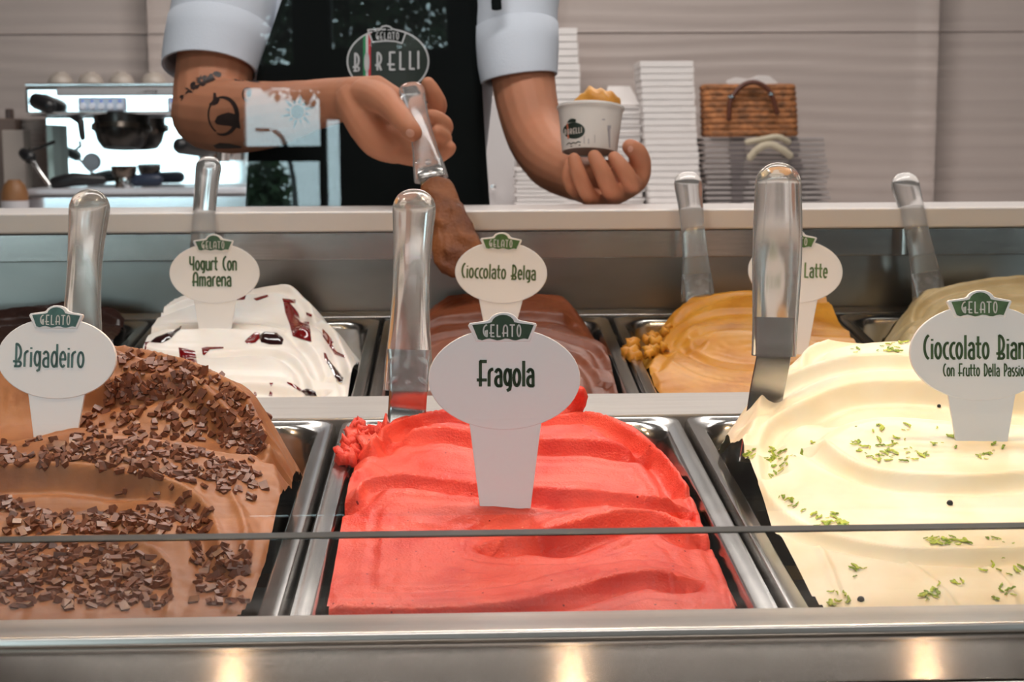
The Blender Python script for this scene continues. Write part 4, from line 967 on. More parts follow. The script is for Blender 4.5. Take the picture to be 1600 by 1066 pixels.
# arm that holds the cup
sh2 = P(800, -70, 2.22)
limb([sh2, P(806, 40, 2.17), P(816, 110, 2.14), P(823, 160, 2.12), P(838, 212, 2.09), P(862, 252, 2.03), P(890, 272, 1.97), P(915, 283, 1.93)], [.058, .050, .045, .043, .041, .037, .031, .0265])
loft([P(905, 282, 1.94), P(930, 287, 1.915), P(955, 285, 1.90), P(972, 278, 1.895)], [(.022, .026), (.022, .030), (.022, .030), (.018, .026)], 18, fwd, 'round', bm)
limb([P(914, 302, 1.90), P(898, 299, 1.875), P(888, 276, 1.858), P(889, 256, 1.858)], [.0105, .0092, .0085, .0072], 12)
limb([P(934, 308, 1.888), P(920, 305, 1.858), P(905, 274, 1.840), P(897, 249, 1.840)], [.0125, .0105, .0097, .0082], 12)
limb([P(964, 303, 1.885), P(954, 297, 1.852), P(941, 268, 1.836), P(929, 245, 1.838)], [.0135, .0115, .0106, .0088], 12)
limb([P(988, 288, 1.885), P(985, 284, 1.855), P(973, 264, 1.843), P(960, 247, 1.846)], [.0135, .0115, .0104, .0086], 12)
limb([P(968, 292, 1.90), P(992, 280, 1.892), P(1000, 258, 1.885), P(996, 240, 1.874), P(985, 230, 1.866)], [.02, .017, .0142, .0125, .0105], 14)   # thumb
bmesh.ops.recalc_face_normals(bm, faces=bm.faces[:])
me = bpy.data.meshes.new('body_cage'); bm.to_mesh(me); bm.free()
tmp = bpy.data.objects.new('body_cage', me); COL.objects.link(tmp)
md = tmp.modifiers.new('r', 'REMESH'); md.mode = 'VOXEL'; md.voxel_size = .0021; md.use_smooth_shade = True
sm2 = tmp.modifiers.new('s', 'SMOOTH'); sm2.factor = .5; sm2.iterations = 4
dg = bpy.context.evaluated_depsgraph_get(); dg.update()
bme = bpy.data.meshes.new_from_object(tmp.evaluated_get(dg)); bpy.data.objects.remove(tmp)
bme.name = 'body'; body = link('body', bme, SKIN, person, True)
bv_body = bvh_of(body)
# nails
for c, rx_, ry_, ang in (((641, 208), 7, 6, 35), ((985, 233), 4, 5, 10)):
    a_ = math.radians(ang); pts = [(c[0]+x*math.cos(a_)-y*math.sin(a_), c[1]+x*math.sin(a_)+y*math.cos(a_)) for x, y in arc(0, 0, rx_, ry_, 0, 345, 15)]
    applied('nail', [pts], bv_body, NAIL, body, .0005, 5)
# hair (outside the picture)
HAIR = mat('dark_hair', (.02, .014, .01), .5, noise=(60, .4, (1, 1, 6)))
bmh = loft([(X0, Y0+.03, hz-.04), (X0, Y0+.03, hz+.03), (X0, Y0+.012, hz+.09), (X0, Y0+.01, hz+.115)], [(.078, .075), (.084, .09), (.07, .085), (.04, .05)], 20, (1, 0, 0), 'round')
bmobj('hair', bmh, HAIR, person, True)
# tattoos
INK = mat('tattoo_ink', srgb(48, 34, 32), .5, noise=(60, .3, I3))
z8 = lambda pts: [(260+x*.2439, 60+y*.2439) for x, y in pts]
t_ = []
out_ = arc(365, 497, 105, 127, 110, -135, 24); in_ = arc(352, 497, 88, 112, 110, -135, 24); t_.append(z8(out_+in_[::-1]))
ar = arc(365, 490, 100, 125, 120, 245, 14); t_.append(z8(ar+arc(370, 490, 94, 119, 245, 120, 14)))
t_.append(z8([(310, 535), (325, 500), (350, 488), (400, 474), (440, 485), (465, 510), (478, 580), (450, 572), (400, 560), (355, 556), (325, 550)]))
t_.append(z8([(272, 425), (300, 395), (302, 350), (318, 352), (325, 385), (345, 390), (330, 420), (305, 430)]))
t_.append(z8([(430, 262), (500, 262), (590, 275), (600, 285), (520, 276), (440, 272)]))
applied('tattoo', t_, bv_body, INK, body, .0005, 5)['label'] = 'dark crescent moon and cat tattoo'
cx_, cy_ = 842, 470; sun = [z8(arc(cx_, cy_, 42, 44, 0, 345, 20))]
for k in range(12):
    a_ = math.radians(k*30+10); L_ = 118 if k % 2 else 85; w_ = .2
    sun.append(z8([(cx_+52*math.cos(a_-w_), cy_+54*math.sin(a_-w_)), (cx_+L_*math.cos(a_+.08), cy_+L_*math.sin(a_+.08)), (cx_+52*math.cos(a_+w_), cy_+54*math.sin(a_+w_))]))
applied('tattoo', sun, bv_body, INK, body, .0005, 5)['label'] = 'dark sun tattoo on the forearm'
lv = []
for k in range(46):
    f = rng.random(); bx_ = 95+250*f**1.2; by_ = 400-175*f**.55+rng.uniform(-32, 55)*(1-.6*f); a_ = rng.uniform(-1.2, .4); L_ = rng.uniform(14, 26); w_ = rng.uniform(6, 11)
    ca, sa = math.cos(a_), math.sin(a_)
    lv.append(z8([(bx_-L_*ca, by_-L_*sa), (bx_+w_*sa, by_-w_*ca), (bx_+L_*ca, by_+L_*sa), (bx_-w_*sa, by_+w_*ca)]))
applied('tattoo', lv, bv_body, INK, body, .0005, 5)['label'] = 'dark leafy branch tattoo on the upper arm'
ring = z8(arc(520, 360, 35, 44, 0, 345, 18)); applied('tattoo', [z8(arc(520, 360, 35, 44, 80, 330, 14)+arc(522, 360, 28, 36, 330, 80, 14)), z8(arc(530, 355, 16, 24, 0, 330, 10))], bv_body, INK, body, .0005, 5)
applied('tattoo', [z8([(300, 685), (340, 668), (400, 672), (480, 690), (480, 702), (380, 705), (320, 705)])], bv_body, INK, body, .0005, 5)

# shirt
def shirt_loft(name, rings, parent, seg=36, th=.0025, fold=.0, sd=1):
    """rings: (centre, axis direction, ra, rb) open tube of cloth with thickness"""
    bm = bmesh.new(); R_ = []
    for i, (c, ax, ra, rb) in enumerate(rings):
        ax = Vector(ax).normalized(); a = (right-ax*right.dot(ax)).normalized(); b = ax.cross(a); ring = []
        for k in range(seg):
            t = 2*math.pi*k/seg; fold_ = fold*max(0, 1-1.3*i/len(rings)); w = 1+fold_*math.sin(3*t+sd+i*.5)+fold_*.6*math.sin(7*t+sd*2-i*.8); ring.append(bm.verts.new(c+a*(ra*math.cos(t)*w)+b*(rb*math.sin(t)*w)))
        R_.append(ring)
    for p, q in zip(R_[:-1], R_[1:]):
        for k in range(seg): bm.faces.new((p[k], p[(k+1) % seg], q[(k+1) % seg], q[k]))
    bmesh.ops.recalc_face_normals(bm, faces=bm.faces[:]); o = bmobj(name, bm, SHIRT, parent, True)
    so = o.modifiers.new('thickness', 'SOLIDIFY'); so.thickness = th; so.offset = 1
    return o
zv = Vector((0, 0, 1))
TS = [(.84, .15, .112), (.95, .15, .112), (1.05, .146, .108), (1.16, .146, .108), (1.26, .158, .114), (1.34, .178, .116), (1.40, .165, .108), (1.44, .115, .085), (1.465, .072, .07), (1.49, .068, .068)]
shirt = shirt_loft('shirt', [(Vector((X0, Y0, z)), zv, a, b) for z, a, b in TS], person, fold=.006)
def sleeve(c, rads, dirs=None):
    pts = catmull(c, 4); n = len(pts); rr = np.interp(np.linspace(0, 1, n), np.linspace(0, 1, len(rads)), rads); V = [Vector(p) for p in pts]; rings = []
    for i in range(n):
        ax = (V[min(n-1, i+1)]-V[max(0, i-1)]).normalized()
        if dirs is not None:
            f = (i/(n-1))**2; ax = (ax*(1-f)+dirs*f).normalized()
        rings.append((V[i], ax, rr[i], rr[i]*.95))
    s = shirt_loft('sleeve', rings, shirt, fold=.012, sd=c[0][0]*9)
    k = n-4; cr = [(V[i], rings[i][1], rings[i][2]+.0022, rings[i][3]+.0022) for i in range(k, n)]
    cr = [cr[0]]+cr+[(V[-1]+rings[-1][1]*.0015, rings[-1][1], cr[-1][2], cr[-1][3])]
    shirt_loft('cuff', cr, s, fold=0); return s
sleeve([P(430, -110, 2.22), P(385, -70, 2.21), P(352, 20, 2.175), P(328, 108, 2.145)], [.085, .084, .074, .0625], (P(325, 140, 2.1)-P(340, 20, 2.13)).normalized())
sleeve([P(760, -110, 2.22), P(797, -70, 2.21), P(803, 20, 2.17), P(811, 122, 2.13)], [.082, .078, .060, .049], (P(822, 190, 2.13)-P(802, 40, 2.13)).normalized())
for s, pts in ((1, 0), (-1, 0)):
    tube('collar', [(X0+s*.07, Y0+.01, 1.485), (X0+s*.055, Y0-.055, 1.47), (X0+s*.015, Y0-.082, 1.43)], [(.014, .003), (.02, .003), (.01, .003)], SHIRT, shirt, 10)

# apron
apx = lambda y: (np.interp(y, [-90, 0, 110, 240, 470], [470, 440, 402, 388, 375]), np.interp(y, [-90, 0, 200, 330, 470], [738, 746, 757, 766, 775]))
V = []; F = []; nr, nc = 40, 24
for i in range(nr+1):
    y = -95+565*i/nr; l, r = apx(y)
    for j in range(nc+1):
        c = j/nc*2-1; x = l+(r-l)*j/nc
        V.append(P(x, y, 2.08+.055*c*c+.004*math.sin(c*9+y*.012)*min(1, max(0, y/200))))
for i in range(nr):
    for j in range(nc): a = i*(nc+1)+j; F.append((a, a+1, a+nc+2, a+nc+1))
apron = obj('apron', V, F, APRON, person, True)
so = apron.modifiers.new('thickness', 'SOLIDIFY'); so.thickness = .002; so.offset = 1
bv_ap = bvh_of(apron)
for s, xx in ((-1, 480), (1, 728)):
    tube('strap', [P(xx, -85, 2.09), P(xx-s*10, -150, 2.12), Vector((X0+s*.075, Y0+.02, 1.47))], [(.011, .002)]*3, APRON, apron, 8)
tube('strap', [P(772, -60, 2.10), P(776, 14, 2.085)], [(.007, .002)]*2, APRON, person, 8)
LOGOW = mat('logo_outline', srgb(190, 188, 188), .6); LOGOB = mat('logo_field', srgb(24, 36, 28), .6)
applied('logo_field', [arc(606, 96, 62, 49, 0, 352, 44)], bv_ap, LOGOB, apron, .0006, 10)
applied_strokes('logo_outline', [arc(606, 96, 63, 50, 0, 360, 60)], 2.6, bv_ap, LOGOW, apron, .001)
for x, c in ((569.5, srgb(24, 130, 78)), (573.5, srgb(206, 202, 200)), (577.5, srgb(196, 40, 54))):
    yy = lambda xx: 49*math.sqrt(1-((xx-606)/62)**2)
    applied('logo_stripe', [[(x-2, 96-yy(x-2)), (x+2, 96-yy(x+2)), (x+2, 96+yy(x+2)), (x-2, 96+yy(x-2))]], bv_ap, mat('stripe_%d' % x, c, .6), apron, .0012, 12)
bn = [(575, 48), (596, 45)]+[(x, 2*45-y) for x, y in arc(604, 44, 9, 6, 170, 10, 6)]+[(612, 45), (634, 52), (628, 66), (604, 63), (581, 66)]
bn = [(575, 47), (595, 45), (597, 42), (603, 40.5), (609, 42), (613, 45.5), (634, 51), (628, 68), (618, 65), (605, 64), (592, 65), (582, 66)]
applied('logo_banner', [bn], bv_ap, APRON, apron, .0010, 10); applied_strokes('logo_outline', [bn+[bn[0]]], 2.4, bv_ap, LOGOW, apron, .0014)
fl = lambda lines, base: [[(x, 2*base-y) for x, y in ln] for ln in lines]
applied_strokes('logo_lettering', fl(text_strokes('GELATO', 587, 62, 36, 11, .1), 62), 1.4, bv_ap, LOGOW, apron, .0016)
for ch, x, w in (('B', 552, 10), ('R', 587, 10), ('E', 606, 11), ('L', 623, 9), ('L', 638, 9), ('I', 652, 2)):
    ln = text_strokes(ch, x, 0, w, 27, 0); b0 = 111-(x-552)*.035
    applied_strokes('logo_lettering', [[(px_, b0-py_) for px_, py_ in l] for l in ln], 3.2, bv_ap, LOGOW, apron, .0016)
applied_strokes('logo_lettering', [[(px_, 111-py_) for px_, py_ in l] for l in text_strokes('O', 569.5, 0, 7, 27, 0)], 3.0, bv_ap, LOGOW, apron, .0018)

# ------------------------------------------------------------------ paper cup and scoop
cc = P(922, 204, 1.884); axis = (up*.995+fwd*.06+right*.03).normalized(); bx = (right-axis*right.dot(axis)).normalized(); byv = axis.cross(bx)
MC = Matrix.Translation(cc) @ Matrix((bx, byv, axis)).transposed().to_4x4()
PAPER = mat('printed_paper', srgb(216, 208, 202), .55, noise=(30, .05, (1, 1, .15)))
cup = tag(empty('paper_cup', MC @ Vector((0, 0, -.027))), 'small printed white paper cup held in the hand at right', 'cup')
h_ = .0272
wall = lathe('cup_wall', [(.0320, -h_), (.0335, -h_), (.0338, -h_+.001), (.0398, h_), (.0385, h_), (.0325, -h_+.003), (.0, -h_+.003)], PAPER, cup, 48, MC)
lathe('cup_base', [(0, -h_+.0015), (.0322, -h_+.0015), (.0322, -h_+.0025), (0, -h_+.0028)], mat('cup_base_paper', srgb(150, 140, 132), .6), cup, 32, MC)
lathe('cup_rim', [(.0385, h_-.0012), (.0395, h_-.0022), (.0412, h_-.0018), (.0418, h_), (.0412, h_+.0016), (.0395, h_+.002), (.0382, h_+.0008), (.0385, h_-.0012)], mat('cup_rim_paper', srgb(226, 220, 216), .45), cup, 48, MC)
bv_cup = bvh_of(wall)
z6c = lambda pts: [(840+x*.2064, 120+y*.2064) for x, y in pts]
applied('cup_logo', [z6c(arc(276, 408, 83, 62, 0, 350, 35)), z6c([(222, 348), (240, 325), (262, 315), (292, 322), (290, 345)])], bv_cup, mat('cup_logo_green', srgb(24, 40, 32), .5), cup, .0003, 5)
applied('cup_logo_stripe', [z6c([(222, 355), (232, 352), (240, 470), (230, 472)])], bv_cup, mat('cup_stripe', srgb(214, 120, 90), .5), cup, .0006, 5)
ln = text_strokes('BORELLI', 204, 0, 132, 40, .08); applied_strokes('cup_lettering', [z6c([(x, 440-(x-204)*.14-y) for x, y in l]) for l in ln], 1.3, bv_cup, mat('cup_letter', srgb(190, 180, 172), .5), cup, .0007)
applied_strokes('cup_lettering', [z6c([(222, 515), (240, 500), (255, 510), (270, 498), (290, 505), (305, 492), (326, 496)]), z6c([(252, 528), (325, 517)])], 1.4, bv_cup, MATS['cup_logo_green'], cup, .0004)
CUPG = mat('cup_grey_print', srgb(164, 158, 160), .5)
applied('cup_print', [z6c([(527, 368), (555, 368), (553, 396), (548, 398), (549, 552), (541, 553), (539, 398), (528, 398)]), z6c([(350, 450), (356, 450), (356, 505), (350, 505)]), z6c([(382, 468), (390, 468), (390, 508), (382, 508)]), z6c([(430, 440), (435, 440), (435, 500), (430, 500)]), z6c([(487, 318), (510, 318), (510, 330), (487, 328)])], bv_cup, CUPG, cup, .0003, 6)
SCOOP = gelato_mat('scooped_caramel', srgb(212, 150, 68), srgb(190, 124, 48), .45, .1, None, (200, .3))
bm = bmesh.new(); bmesh.ops.create_uvsphere(bm, u_segments=40, v_segments=24, radius=1)
for v in bm.verts:
    n = v.co.copy(); k = 1+.06*math.sin(n.x*5+n.z*4)+.03*math.sin(n.x*11+n.y*9)
    p = Vector((n.x*.030*k, n.y*.028*k, max(-.014, n.z*.026*k)))
    if n.z > .55: p.z += .002*math.sin(n.x*14); p.z *= .96
    v.co = MC @ (p+Vector((.0085, -.0015, h_+.0)))
tag(bmobj('gelato_scoop', bm, SCOOP, None, True), 'caramel gelato scoop heaped in the small paper cup', 'gelato')
ORD = ['first', 'second', 'third', 'fourth', 'fifth', 'sixth', 'seventh', 'eighth', 'ninth', 'tenth', 'eleventh', 'twelfth', 'thirteenth', 'fourteenth', 'fifteenth', 'sixteenth', 'seventeenth', 'eighteenth', 'nineteenth', 'twentieth', 'twenty-first', 'twenty-second', 'twenty-third', 'twenty-fourth', 'twenty-fifth', 'twenty-sixth']
nth = lambda i, n: 'lowest' if i == 0 else 'topmost' if i == n-1 else ORD[i]+' from bottom'
# ------------------------------------------------------------------ back counter and what stands on it
ZB = 4.62; KZ = P(800, 340, ZB).z
backc = tag(empty('back_counter', (0, 4.6, 0)), 'long counter against the ribbed wall behind the person', 'counter')
box('worktop', (0, 4.72, KZ-.02), (2*RX-.3, .84, .04), WHITECTR, backc, .004)
box('body', (0, 4.78, (KZ-.04)/2), (2*RX-.4, .7, KZ-.042), mat('counter_body', srgb(120, 112, 108), .6), backc)
def W(px, py, zc=ZB): return P(px, py, zc)
S_ = ZB/FPX
# espresso machine
MWHT = mat('machine_satin_chrome', (.80, .82, .84), .14, 1); MDRK = mat('machine_dark_metal', (.05, .045, .042), .25, .8)
MTR = mat('machine_tray', srgb(206, 206, 212), .3, .2)
mach = tag(empty('espresso_machine', (W(215, 330).x, W(215, 330).y, KZ)), 'chrome two-group espresso machine on the back counter', 'coffee machine')
def wbox(name, x0, y0, x1, y1, zc, depth, m, parent, bevel=.006):
    """upright box whose front face fills a pixel rectangle at distance zc"""
    a = P(x0, y1, zc); b = P(x1, y0, zc); c = (a+b)/2
    return box(name, (c.x, c.y+depth/2, c.z), (abs(b.x-a.x), depth, abs(b.z-a.z)), m, parent, min(bevel, depth*.3, abs(b.z-a.z)*.3))
hd = wbox('upper_body', 40, 133, 400, 181, ZB-.10, .42, MWHT, mach, .012)
wbox('top_rail', 40, 129, 400, 135, ZB-.09, .40, CHROME, hd, .004)
wbox('name_strip', 89, 136, 400, 150, ZB-.108, .012, mat('machine_strip', srgb(178, 172, 172), .4, .3), hd, .003)
zp = ZB-.1095
def flat_strokes(name, lines, sw, zc, m, parent):
    Vv, Ff = stroke_faces(lines, sw); return obj(name, [P(x, y, zc) for x, y in Vv], Ff, m, parent)
flat_strokes('strip_lettering', [[(99, 145), (104, 141), (112, 140.5), (122, 143), (131, 143)], [(97, 146), (110, 146.5), (131, 145.5)]], 2.0, zp, mat('machine_red', srgb(180, 52, 56), .4), hd)
flat_strokes('strip_lettering', [[(141, 144.5), (144, 144.5)], [(147, 144.5), (151, 144.5)], [(153, 144.5), (159, 144.5)]], 3.4, zp, BLACK, hd)
flat_strokes('strip_lettering', [[(x, 145-y) for x, y in l] for l in text_strokes('Excellence', 197, 0, 48, 6, .1)], 1.1, zp, mat('machine_grey_text', srgb(84, 78, 78), .5), hd)
LITE = mat('lit_button', srgb(226, 230, 244), .25)
for x0 in (122, 262):
    pn = wbox('button_panel', x0, 152, x0+74, 174, ZB-.112, .014, mat('panel_grey', srgb(176, 180, 196), .3, .4), hd, .006)
    for k in range(5):
        c = P(x0+7+14.5*k, 166, ZB-.1135); lathe('button', [(0, .006), (.009, .005), (.0105, 0), (0, 0)], LITE, pn, 14, Matrix.Translation(c) @ Matrix.Rotation(math.radians(90), 4, 'X'))
        c = P(x0+7+14.5*k, 158, ZB-.1135); lathe('button_light', [(0, .003), (.004, .002), (.0045, 0), (0, 0)], mat('blue_indicator', srgb(120, 150, 240), .3), pn, 10, Matrix.Translation(c) @ Matrix.Rotation(math.radians(90), 4, 'X'))
tube('steam_knob', [P(58, 158, ZB-.15), P(76, 166, ZB-.17)], [.024, .022], BLACK, mach, 16)
wbox('knob_stem', 55, 152, 66, 164, ZB-.13, .03, BLACK, mach)
wbox('back_panel', 74, 181, 395, 296, ZB+.12, .04, CHROME, mach)
wbox('side_column', 74, 195, 83, 290, ZB+.02, .1, mat('pale_mint_panel', srgb(200, 226, 220), .3), mach, .003)
for gx in (190, 335):
    g = tube('group_head', [P(gx, 176, ZB-.02), P(gx, 205, ZB-.02), P(gx, 222, ZB-.02), P(gx, 232, ZB-.02)], [.082, .08, .07, .055], MDRK, mach, 24, True)
    tube('group_flange', [P(gx, 196, ZB-.03), P(gx, 204, ZB-.03)], [.088, .088], mat('bronze_chrome', (.16, .13, .11), .2, 1), g, 24, True)
tube('steam_pipe', [P(110, 178, ZB-.06), P(126, 190, ZB-.1), P(129, 215, ZB-.1)], [.012, .011, .009], BLACK, mach, 10)
lathe('pressure_gauge', [(0, .012), (.026, .01), (.028, 0), (0, 0)], mat('gauge_face', srgb(196, 200, 210), .3), mach, 24, Matrix.Translation(P(143, 253, ZB+.115)) @ Matrix.Rotation(math.radians(90), 4, 'X'))
tube('wand_joint', [P(38, 240, ZB-.15), P(46, 246, ZB-.16)], [.017, .019], BLACK, mach, 14)
tube('steam_wand', [P(47, 247, ZB-.16), P(62, 268, ZB-.17), P(77, 289, ZB-.18)], [.0062]*3, CHROME, mach, 10)
tube('wand_arm', [P(48, 234, ZB-.16), P(66, 229, ZB-.12), P(84, 222, ZB-.05)], [.0055]*3, MDRK, mach, 10)
wbox('drip_tray', 43, 293, 388, 305, ZB-.12, .5, MTR, mach, .006); wbox('base', 36, 305, 386, 338, ZB-.09, .46, MWHT, mach, .006)
for fx in (52, 370): wbox('foot', fx-9, 336, fx+9, 341, ZB-.05, .04, BLACK, mach, .001)
# portafilters resting on the tray
pf = tag(empty('portafilter', P(180, 292, ZB-.04)), 'portafilter with dark handle lying on the machine tray', 'portafilter')
lathe('basket', [(.0, -.012), (.03, -.012), (.036, .0), (.038, .02), (.035, .02), (.032, 0), (0, -.004)], MATS['bronze_chrome'], pf, 24, Matrix.Translation(P(194, 270, ZB-.06)))
tube('handle', [P(86, 286, ZB-.10), P(115, 280, ZB-.1), P(160, 281, ZB-.08)], [.018, .02, .014], BLACK, pf, 12)
tube('spout', [P(186, 291, ZB-.06), P(190, 280, ZB-.06)], [.012, .02], MATS['bronze_chrome'], pf, 12); tube('spout', [P(200, 291, ZB-.06), P(196, 280, ZB-.06)], [.012, .02], CHROME, pf, 12)
tube('tamper_handle', [P(213, 282, ZB-.05), P(245, 281, ZB-.05)], [.018, .019], mat('navy_handle', (.02, .03, .06), .4), pf, 12)
pf2 = tag(empty('portafilter', P(300, 240, ZB-.1)), 'portafilter with ball handle behind the tattooed elbow', 'portafilter')
tube('handle', [P(283, 228, ZB-.22), P(310, 236, ZB-.14), P(335, 236, ZB-.05)], [.024, .016, .014], BLACK, pf2, 14)
lathe('basket', [(0, -.02), (.045, -.02), (.05, .02), (0, .02)], CHROME, pf2, 20, Matrix.Translation(P(335, 242, ZB-.02)))
# cups warming on the machine
for i, x in enumerate((95, 142, 190, 240)):
    lathe_m = Matrix.Translation(P(x, 130.5, ZB+.04))
    o = lathe('espresso_cup', [(0, .034), (.014, .034), (.016, .030), (.026, .027), (.036, .012), (.038, 0), (.036, 0), (.034, .012), (.024, .024), (0, .026)], mat('grey_ceramic', srgb(176, 164, 154), .4), None, 24, lathe_m)
    tag(o, 'upturned grey cup on the espresso machine, %s from the left' % ('first', 'second', 'third', 'fourth')[i], 'cup', 'cups on the espresso machine')
# paper cup tower and bottles at far left
CUPP = mat('stacked_paper_cup', srgb(172, 160, 154), .6)
n = 14
for i in range(n):
    y = 296-i*8.2; c = P(58, y, ZB+.26)
    o = lathe('paper_cup_stacked', [(.0, 0), (.030, 0), (.040, .075), (.042, .077), (.040, .079), (.028, .004)], CUPP, None, 20, Matrix.Translation((c.x, c.y-.03, KZ+.011+i*.0165)) @ Matrix.Rotation(0, 4, 'X'))
    tag(o, 'grey paper cup in the tower left of the machine, '+nth(i, n), 'cup', 'tower of paper cups')
bt = tag(empty('paper_bag_holder', (P(20, 330).x if False else W(20, 330).x, W(20, 330).y, KZ)), 'tall printed carton with a round dark badge left of the machine', 'carton')
wbox('carton', 6, 203, 38, 340, ZB-.02, .08, mat('carton_paper', srgb(178, 166, 158), .6), bt, .004)
lathe('badge', [(0, .003), (.019, .002), (.02, 0), (0, 0)], mat('badge_dark', srgb(66, 66, 66), .5), bt, 24, Matrix.Translation(P(19, 215, ZB-.022)) @ Matrix.Rotation(math.radians(90), 4, 'X') @ Matrix.Diagonal((1, .72, 1, 1)))
sb = tag(empty('syrup_bottle', (W(24, 330).x, W(24, 330, 4.5).y, KZ)), 'amber brown bottle with a pale label at the far left', 'bottle')
pb = P(24, 330, 4.44); bz = KZ
lathe('bottle_body', [(0, 0), (.036, 0), (.038, .005), (.038, .085), (.03, .11), (.016, .125), (0, .125)], mat('amber_paper', srgb(140, 96, 60), .5), sb, 24, Matrix.Translation((pb.x, pb.y, bz)))
lathe('bottle_label', [(.0385, .02), (.0388, .02), (.0388, .065), (.0385, .065)], mat('label_paper', srgb(200, 196, 200), .6), sb, 24, Matrix.Translation((pb.x, pb.y, bz)))
gr = tag(empty('coffee_grinder', (W(14, 330).x-.02, W(14, 330).y+.22, KZ)), 'brown coffee grinder top behind the carton at far left', 'grinder')
wbox('grinder_body', -18, 185, 26, 342, ZB+.18, .1, mat('grinder_brown', srgb(116, 98, 90), .5), gr, .006)
wbox('hopper', 8, 170, 18, 190, ZB+.2, .03, mat('hopper_brown', srgb(84, 66, 60), .4), gr, .004)

# take-away boxes, each one a thing of its own
BOXM = mat('white_box_card', srgb(226, 220, 218), .6, noise=(5, .03, I3))
def box_stack(x0t, x1t, yt, x0b, x1b, yb, zc, n, depth, name, where, flange=.0):
    cb = P((x0b+x1b)/2, yb, zc); zbase = KZ; zt_ = P((x0t+x1t)/2, yt, zc).z; H_ = (zt_-zbase)/n
    for i in range(n):
        f = (i+.5)/n; yy = yb+(yt-yb)*f; x0 = x0b+(x0t-x0b)*f+rng.normal()*.5; x1 = x1b+(x1t-x1b)*f+rng.normal()*.5
        a = P(x0, yy, zc); b = P(x1, yy, zc); cx_ = (a.x+b.x)/2; w_ = b.x-a.x; z = zbase+H_*(i+.5)
        bm = box_bm((cx_, a.y+depth/2, z), (w_, depth, H_*.9), .0012, 1)
        if flange:
            t = box_bm((cx_, a.y+depth/2, z+H_*.33), (w_+flange, depth+flange, H_*.2)); m_ = bpy.data.meshes.new('t'); t.to_mesh(m_); t.free(); bm.from_mesh(m_); bpy.data.meshes.remove(m_)
        tag(bmobj(name, bm, BOXM), 'white box %s, %s' % (where, nth(i, n)), 'box', 'white boxes '+where)
box_stack(1000, 1083, 95, 1016, 1097, 335, 4.60, 24, .17, 'takeaway_box', 'in the tall stack beside the straw bag')
box_stack(850, 902, 43, 858, 916, 335, 4.78, 26, .16, 'takeaway_box', 'in the tallest stack behind the cup hand')
box_stack(944, 1000, 165, 950, 1006, 335, 4.66, 12, .15, 'takeaway_tub', 'in the flanged stack behind the cup', .012)
box_stack(806, 884, 262, 808, 886, 335, 4.52, 6, .14, 'takeaway_tub', 'in the low stack beside the apron', .01)
# slanted open lid on the middle stack
a = P(944, 164, 4.66); b = P(1000, 164, 4.66); c = P(985, 136, 4.78); d = P(950, 136, 4.78); th = Vector((0, .004, .003))
tag(obj('box_lid', [a, b, c, d, a+th, b+th, c+th, d+th], [(0, 1, 2, 3), (7, 6, 5, 4), (0, 4, 5, 1), (1, 5, 6, 2), (2, 6, 7, 3), (3, 7, 4, 0)], BOXM), 'slanted white lid leaning back on the flanged box stack', 'lid')
gb = tag(empty('canister', P(775, 335, 4.6)), 'grey canister with a small knob beside the apron edge', 'canister'); gb.location.z = KZ
wbox('canister_body', 752, 150, 806, 339, 4.72, .12, mat('canister_grey', srgb(196, 190, 190), .4), gb, .01)
lathe('knob', [(0, .014), (.008, .012), (.009, 0), (0, 0)], CHROME, gb, 14, Matrix.Translation(P(771, 292, 4.715)) @ Matrix.Rotation(math.radians(90), 4, 'X'))
# folded paper bags
BAGM = mat('grey_paper_bag', srgb(150, 142, 140), .7, noise=(20, .06, I3)); BAGD = mat('dark_grey_paper_bag', srgb(104, 96, 96), .7)
nb = 15; zt_ = P(1200, 214, 4.6).z; H_ = (zt_-KZ)/nb
for i in range(nb):
    f = (i+.5)/nb; x0 = 1106+rng.normal()*1.6-6*f; x1 = 1300-10*f+rng.normal()*2.5; yy = 335-121*f; A_ = P(x0, yy, 4.58); B_ = P(x1, yy, 4.58); z = KZ+H_*(i+.5)
    t = tag(empty('folded_bag', ((A_.x+B_.x)/2, A_.y+.09, z-H_/2)), 'folded grey paper bag under the straw bag, '+nth(i, nb), 'paper bag', 'stack of folded paper bags')
    bm = box_bm(((A_.x+B_.x)/2, A_.y+.09, z), (B_.x-A_.x, .18, H_*.66), .002, 1); bmobj('bag', bm, BAGM, t)
    for q_ in (1148, 1236):
        a_ = P(q_-6+rng.normal()*2, yy, 4.57); b_ = P(q_+16+rng.normal()*2, yy, 4.57); box('gusset', ((a_.x+b_.x)/2, A_.y-.0015+.02, z), (b_.x-a_.x, .045, H_*.84), BAGD, t)
ROPE = mat('beige_rope', srgb(190, 178, 156), .8, bump=(200, .4, I3))
top_bag = t
tube('rope_handle', catmull([P(1172, 246, 4.56), P(1185, 232, 4.55), P(1203, 226, 4.545), P(1222, 234, 4.55), P(1234, 243, 4.56)], 4), .011, ROPE, top_bag, 10)
tube('rope_handle', catmull([P(1168, 222, 4.56), P(1195, 217, 4.55), P(1215, 214, 4.545), P(1232, 222, 4.56)], 4), .009, ROPE, top_bag, 10)
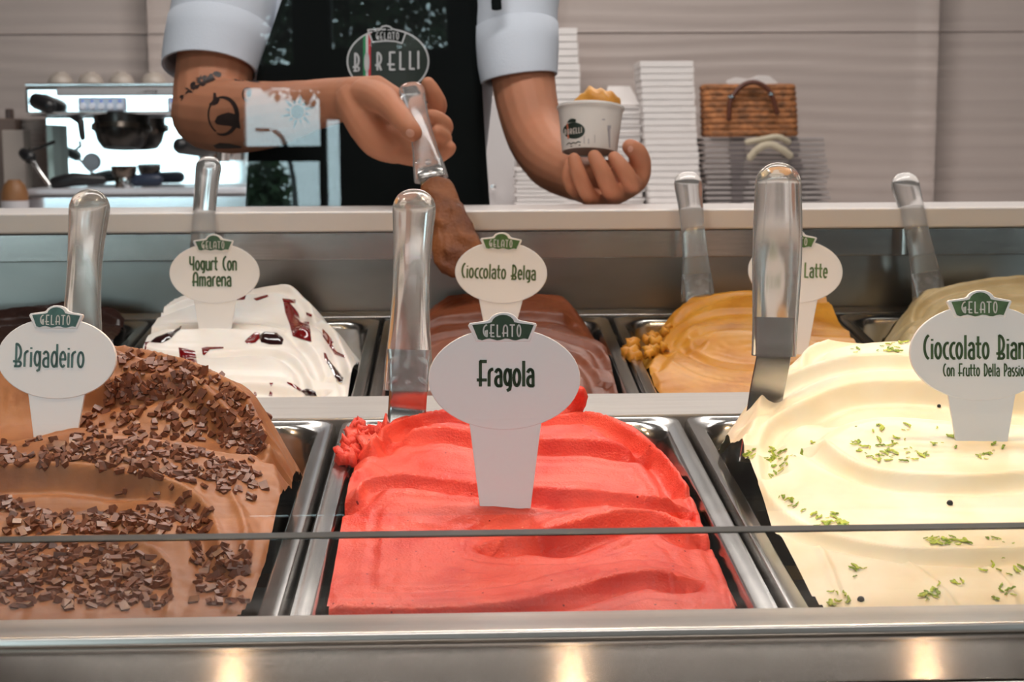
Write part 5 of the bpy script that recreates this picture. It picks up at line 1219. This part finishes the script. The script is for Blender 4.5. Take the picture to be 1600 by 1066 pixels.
# straw bag
STRAW = mat('woven_straw', srgb(150, 96, 56), .7, noise=(45, .6, (1, 1, 1.6)), bump=(60, 1.0, (1, 1, 1.6))); LEATH = mat('brown_leather', srgb(84, 40, 22), .4)
sbag = tag(empty('straw_bag', (P(1168, 216, 4.66).x, P(1168, 216, 4.66).y, zt_)), 'woven straw handbag with brown leather handle on the paper bags', 'handbag')
rows_ = 9; zb0 = zt_+.003; ztop = P(1168, 134, 4.66).z; Hh = (ztop-zb0)/rows_
for i in range(rows_):
    f = (i+.5)/rows_; xl = P(1096-5*f+3, 200, 4.6).x; xr = P(1249-3*f*f, 200, 4.6).x; yf = P(1168, 200, 4.56).y; dep = .13-.05*f
    pts = [(x, yf+.075+y, zb0+Hh*(i+.5)) for x, y in [((xl+xr)/2+u_*1.0, v_) for u_, v_ in rrect((xr-xl)/2-.012, dep/2, .025, 4)]]; pts.append(pts[0]); pts.append(pts[1])
    tube('straw_braid', pts, [(.011, Hh*.56)]*len(pts), STRAW, sbag, 8, True, (0, 1, 0))
box('lining', ((xl+xr)/2, yf+.075, (zb0+ztop)/2), ((xr-xl)*.88, .06, (ztop-zb0)*.9), mat('bag_lining', srgb(120, 80, 52), .8), sbag)
tube('bag_handle', catmull([P(1139, 186, 4.545), P(1141, 160, 4.545), P(1150, 143, 4.545), P(1165, 131, 4.545), P(1182, 129, 4.545), P(1198, 138, 4.545), P(1208, 155, 4.545), P(1214, 176, 4.545)], 4), .0075, LEATH, sbag, 10)
for x, y in ((1142, 151), (1204, 147)): lathe('handle_ring', [(.008, -.003), (.0105, -.003), (.0105, .003), (.008, .003), (.008, -.003)], CHROME, sbag, 14, Matrix.Translation(P(x, y, 4.545)))
bm = bmesh.new(); pap = [(1137, 137), (1136, 126), (1150, 121), (1170, 124), (1185, 118), (1202, 119), (1214, 128), (1220, 137)]
tag(plate('paper_tissue', [(P(x, y, 4.62).x, P(x, y, 4.62).z) for x, y in pap], .02, mat('tissue', srgb(214, 208, 206), .8), None, Matrix.Translation((0, P(1170, 128, 4.62).y, 0)) @ Matrix.Rotation(math.radians(90), 4, 'X'), .002), 'crumpled white paper sticking out of the straw bag', 'paper')
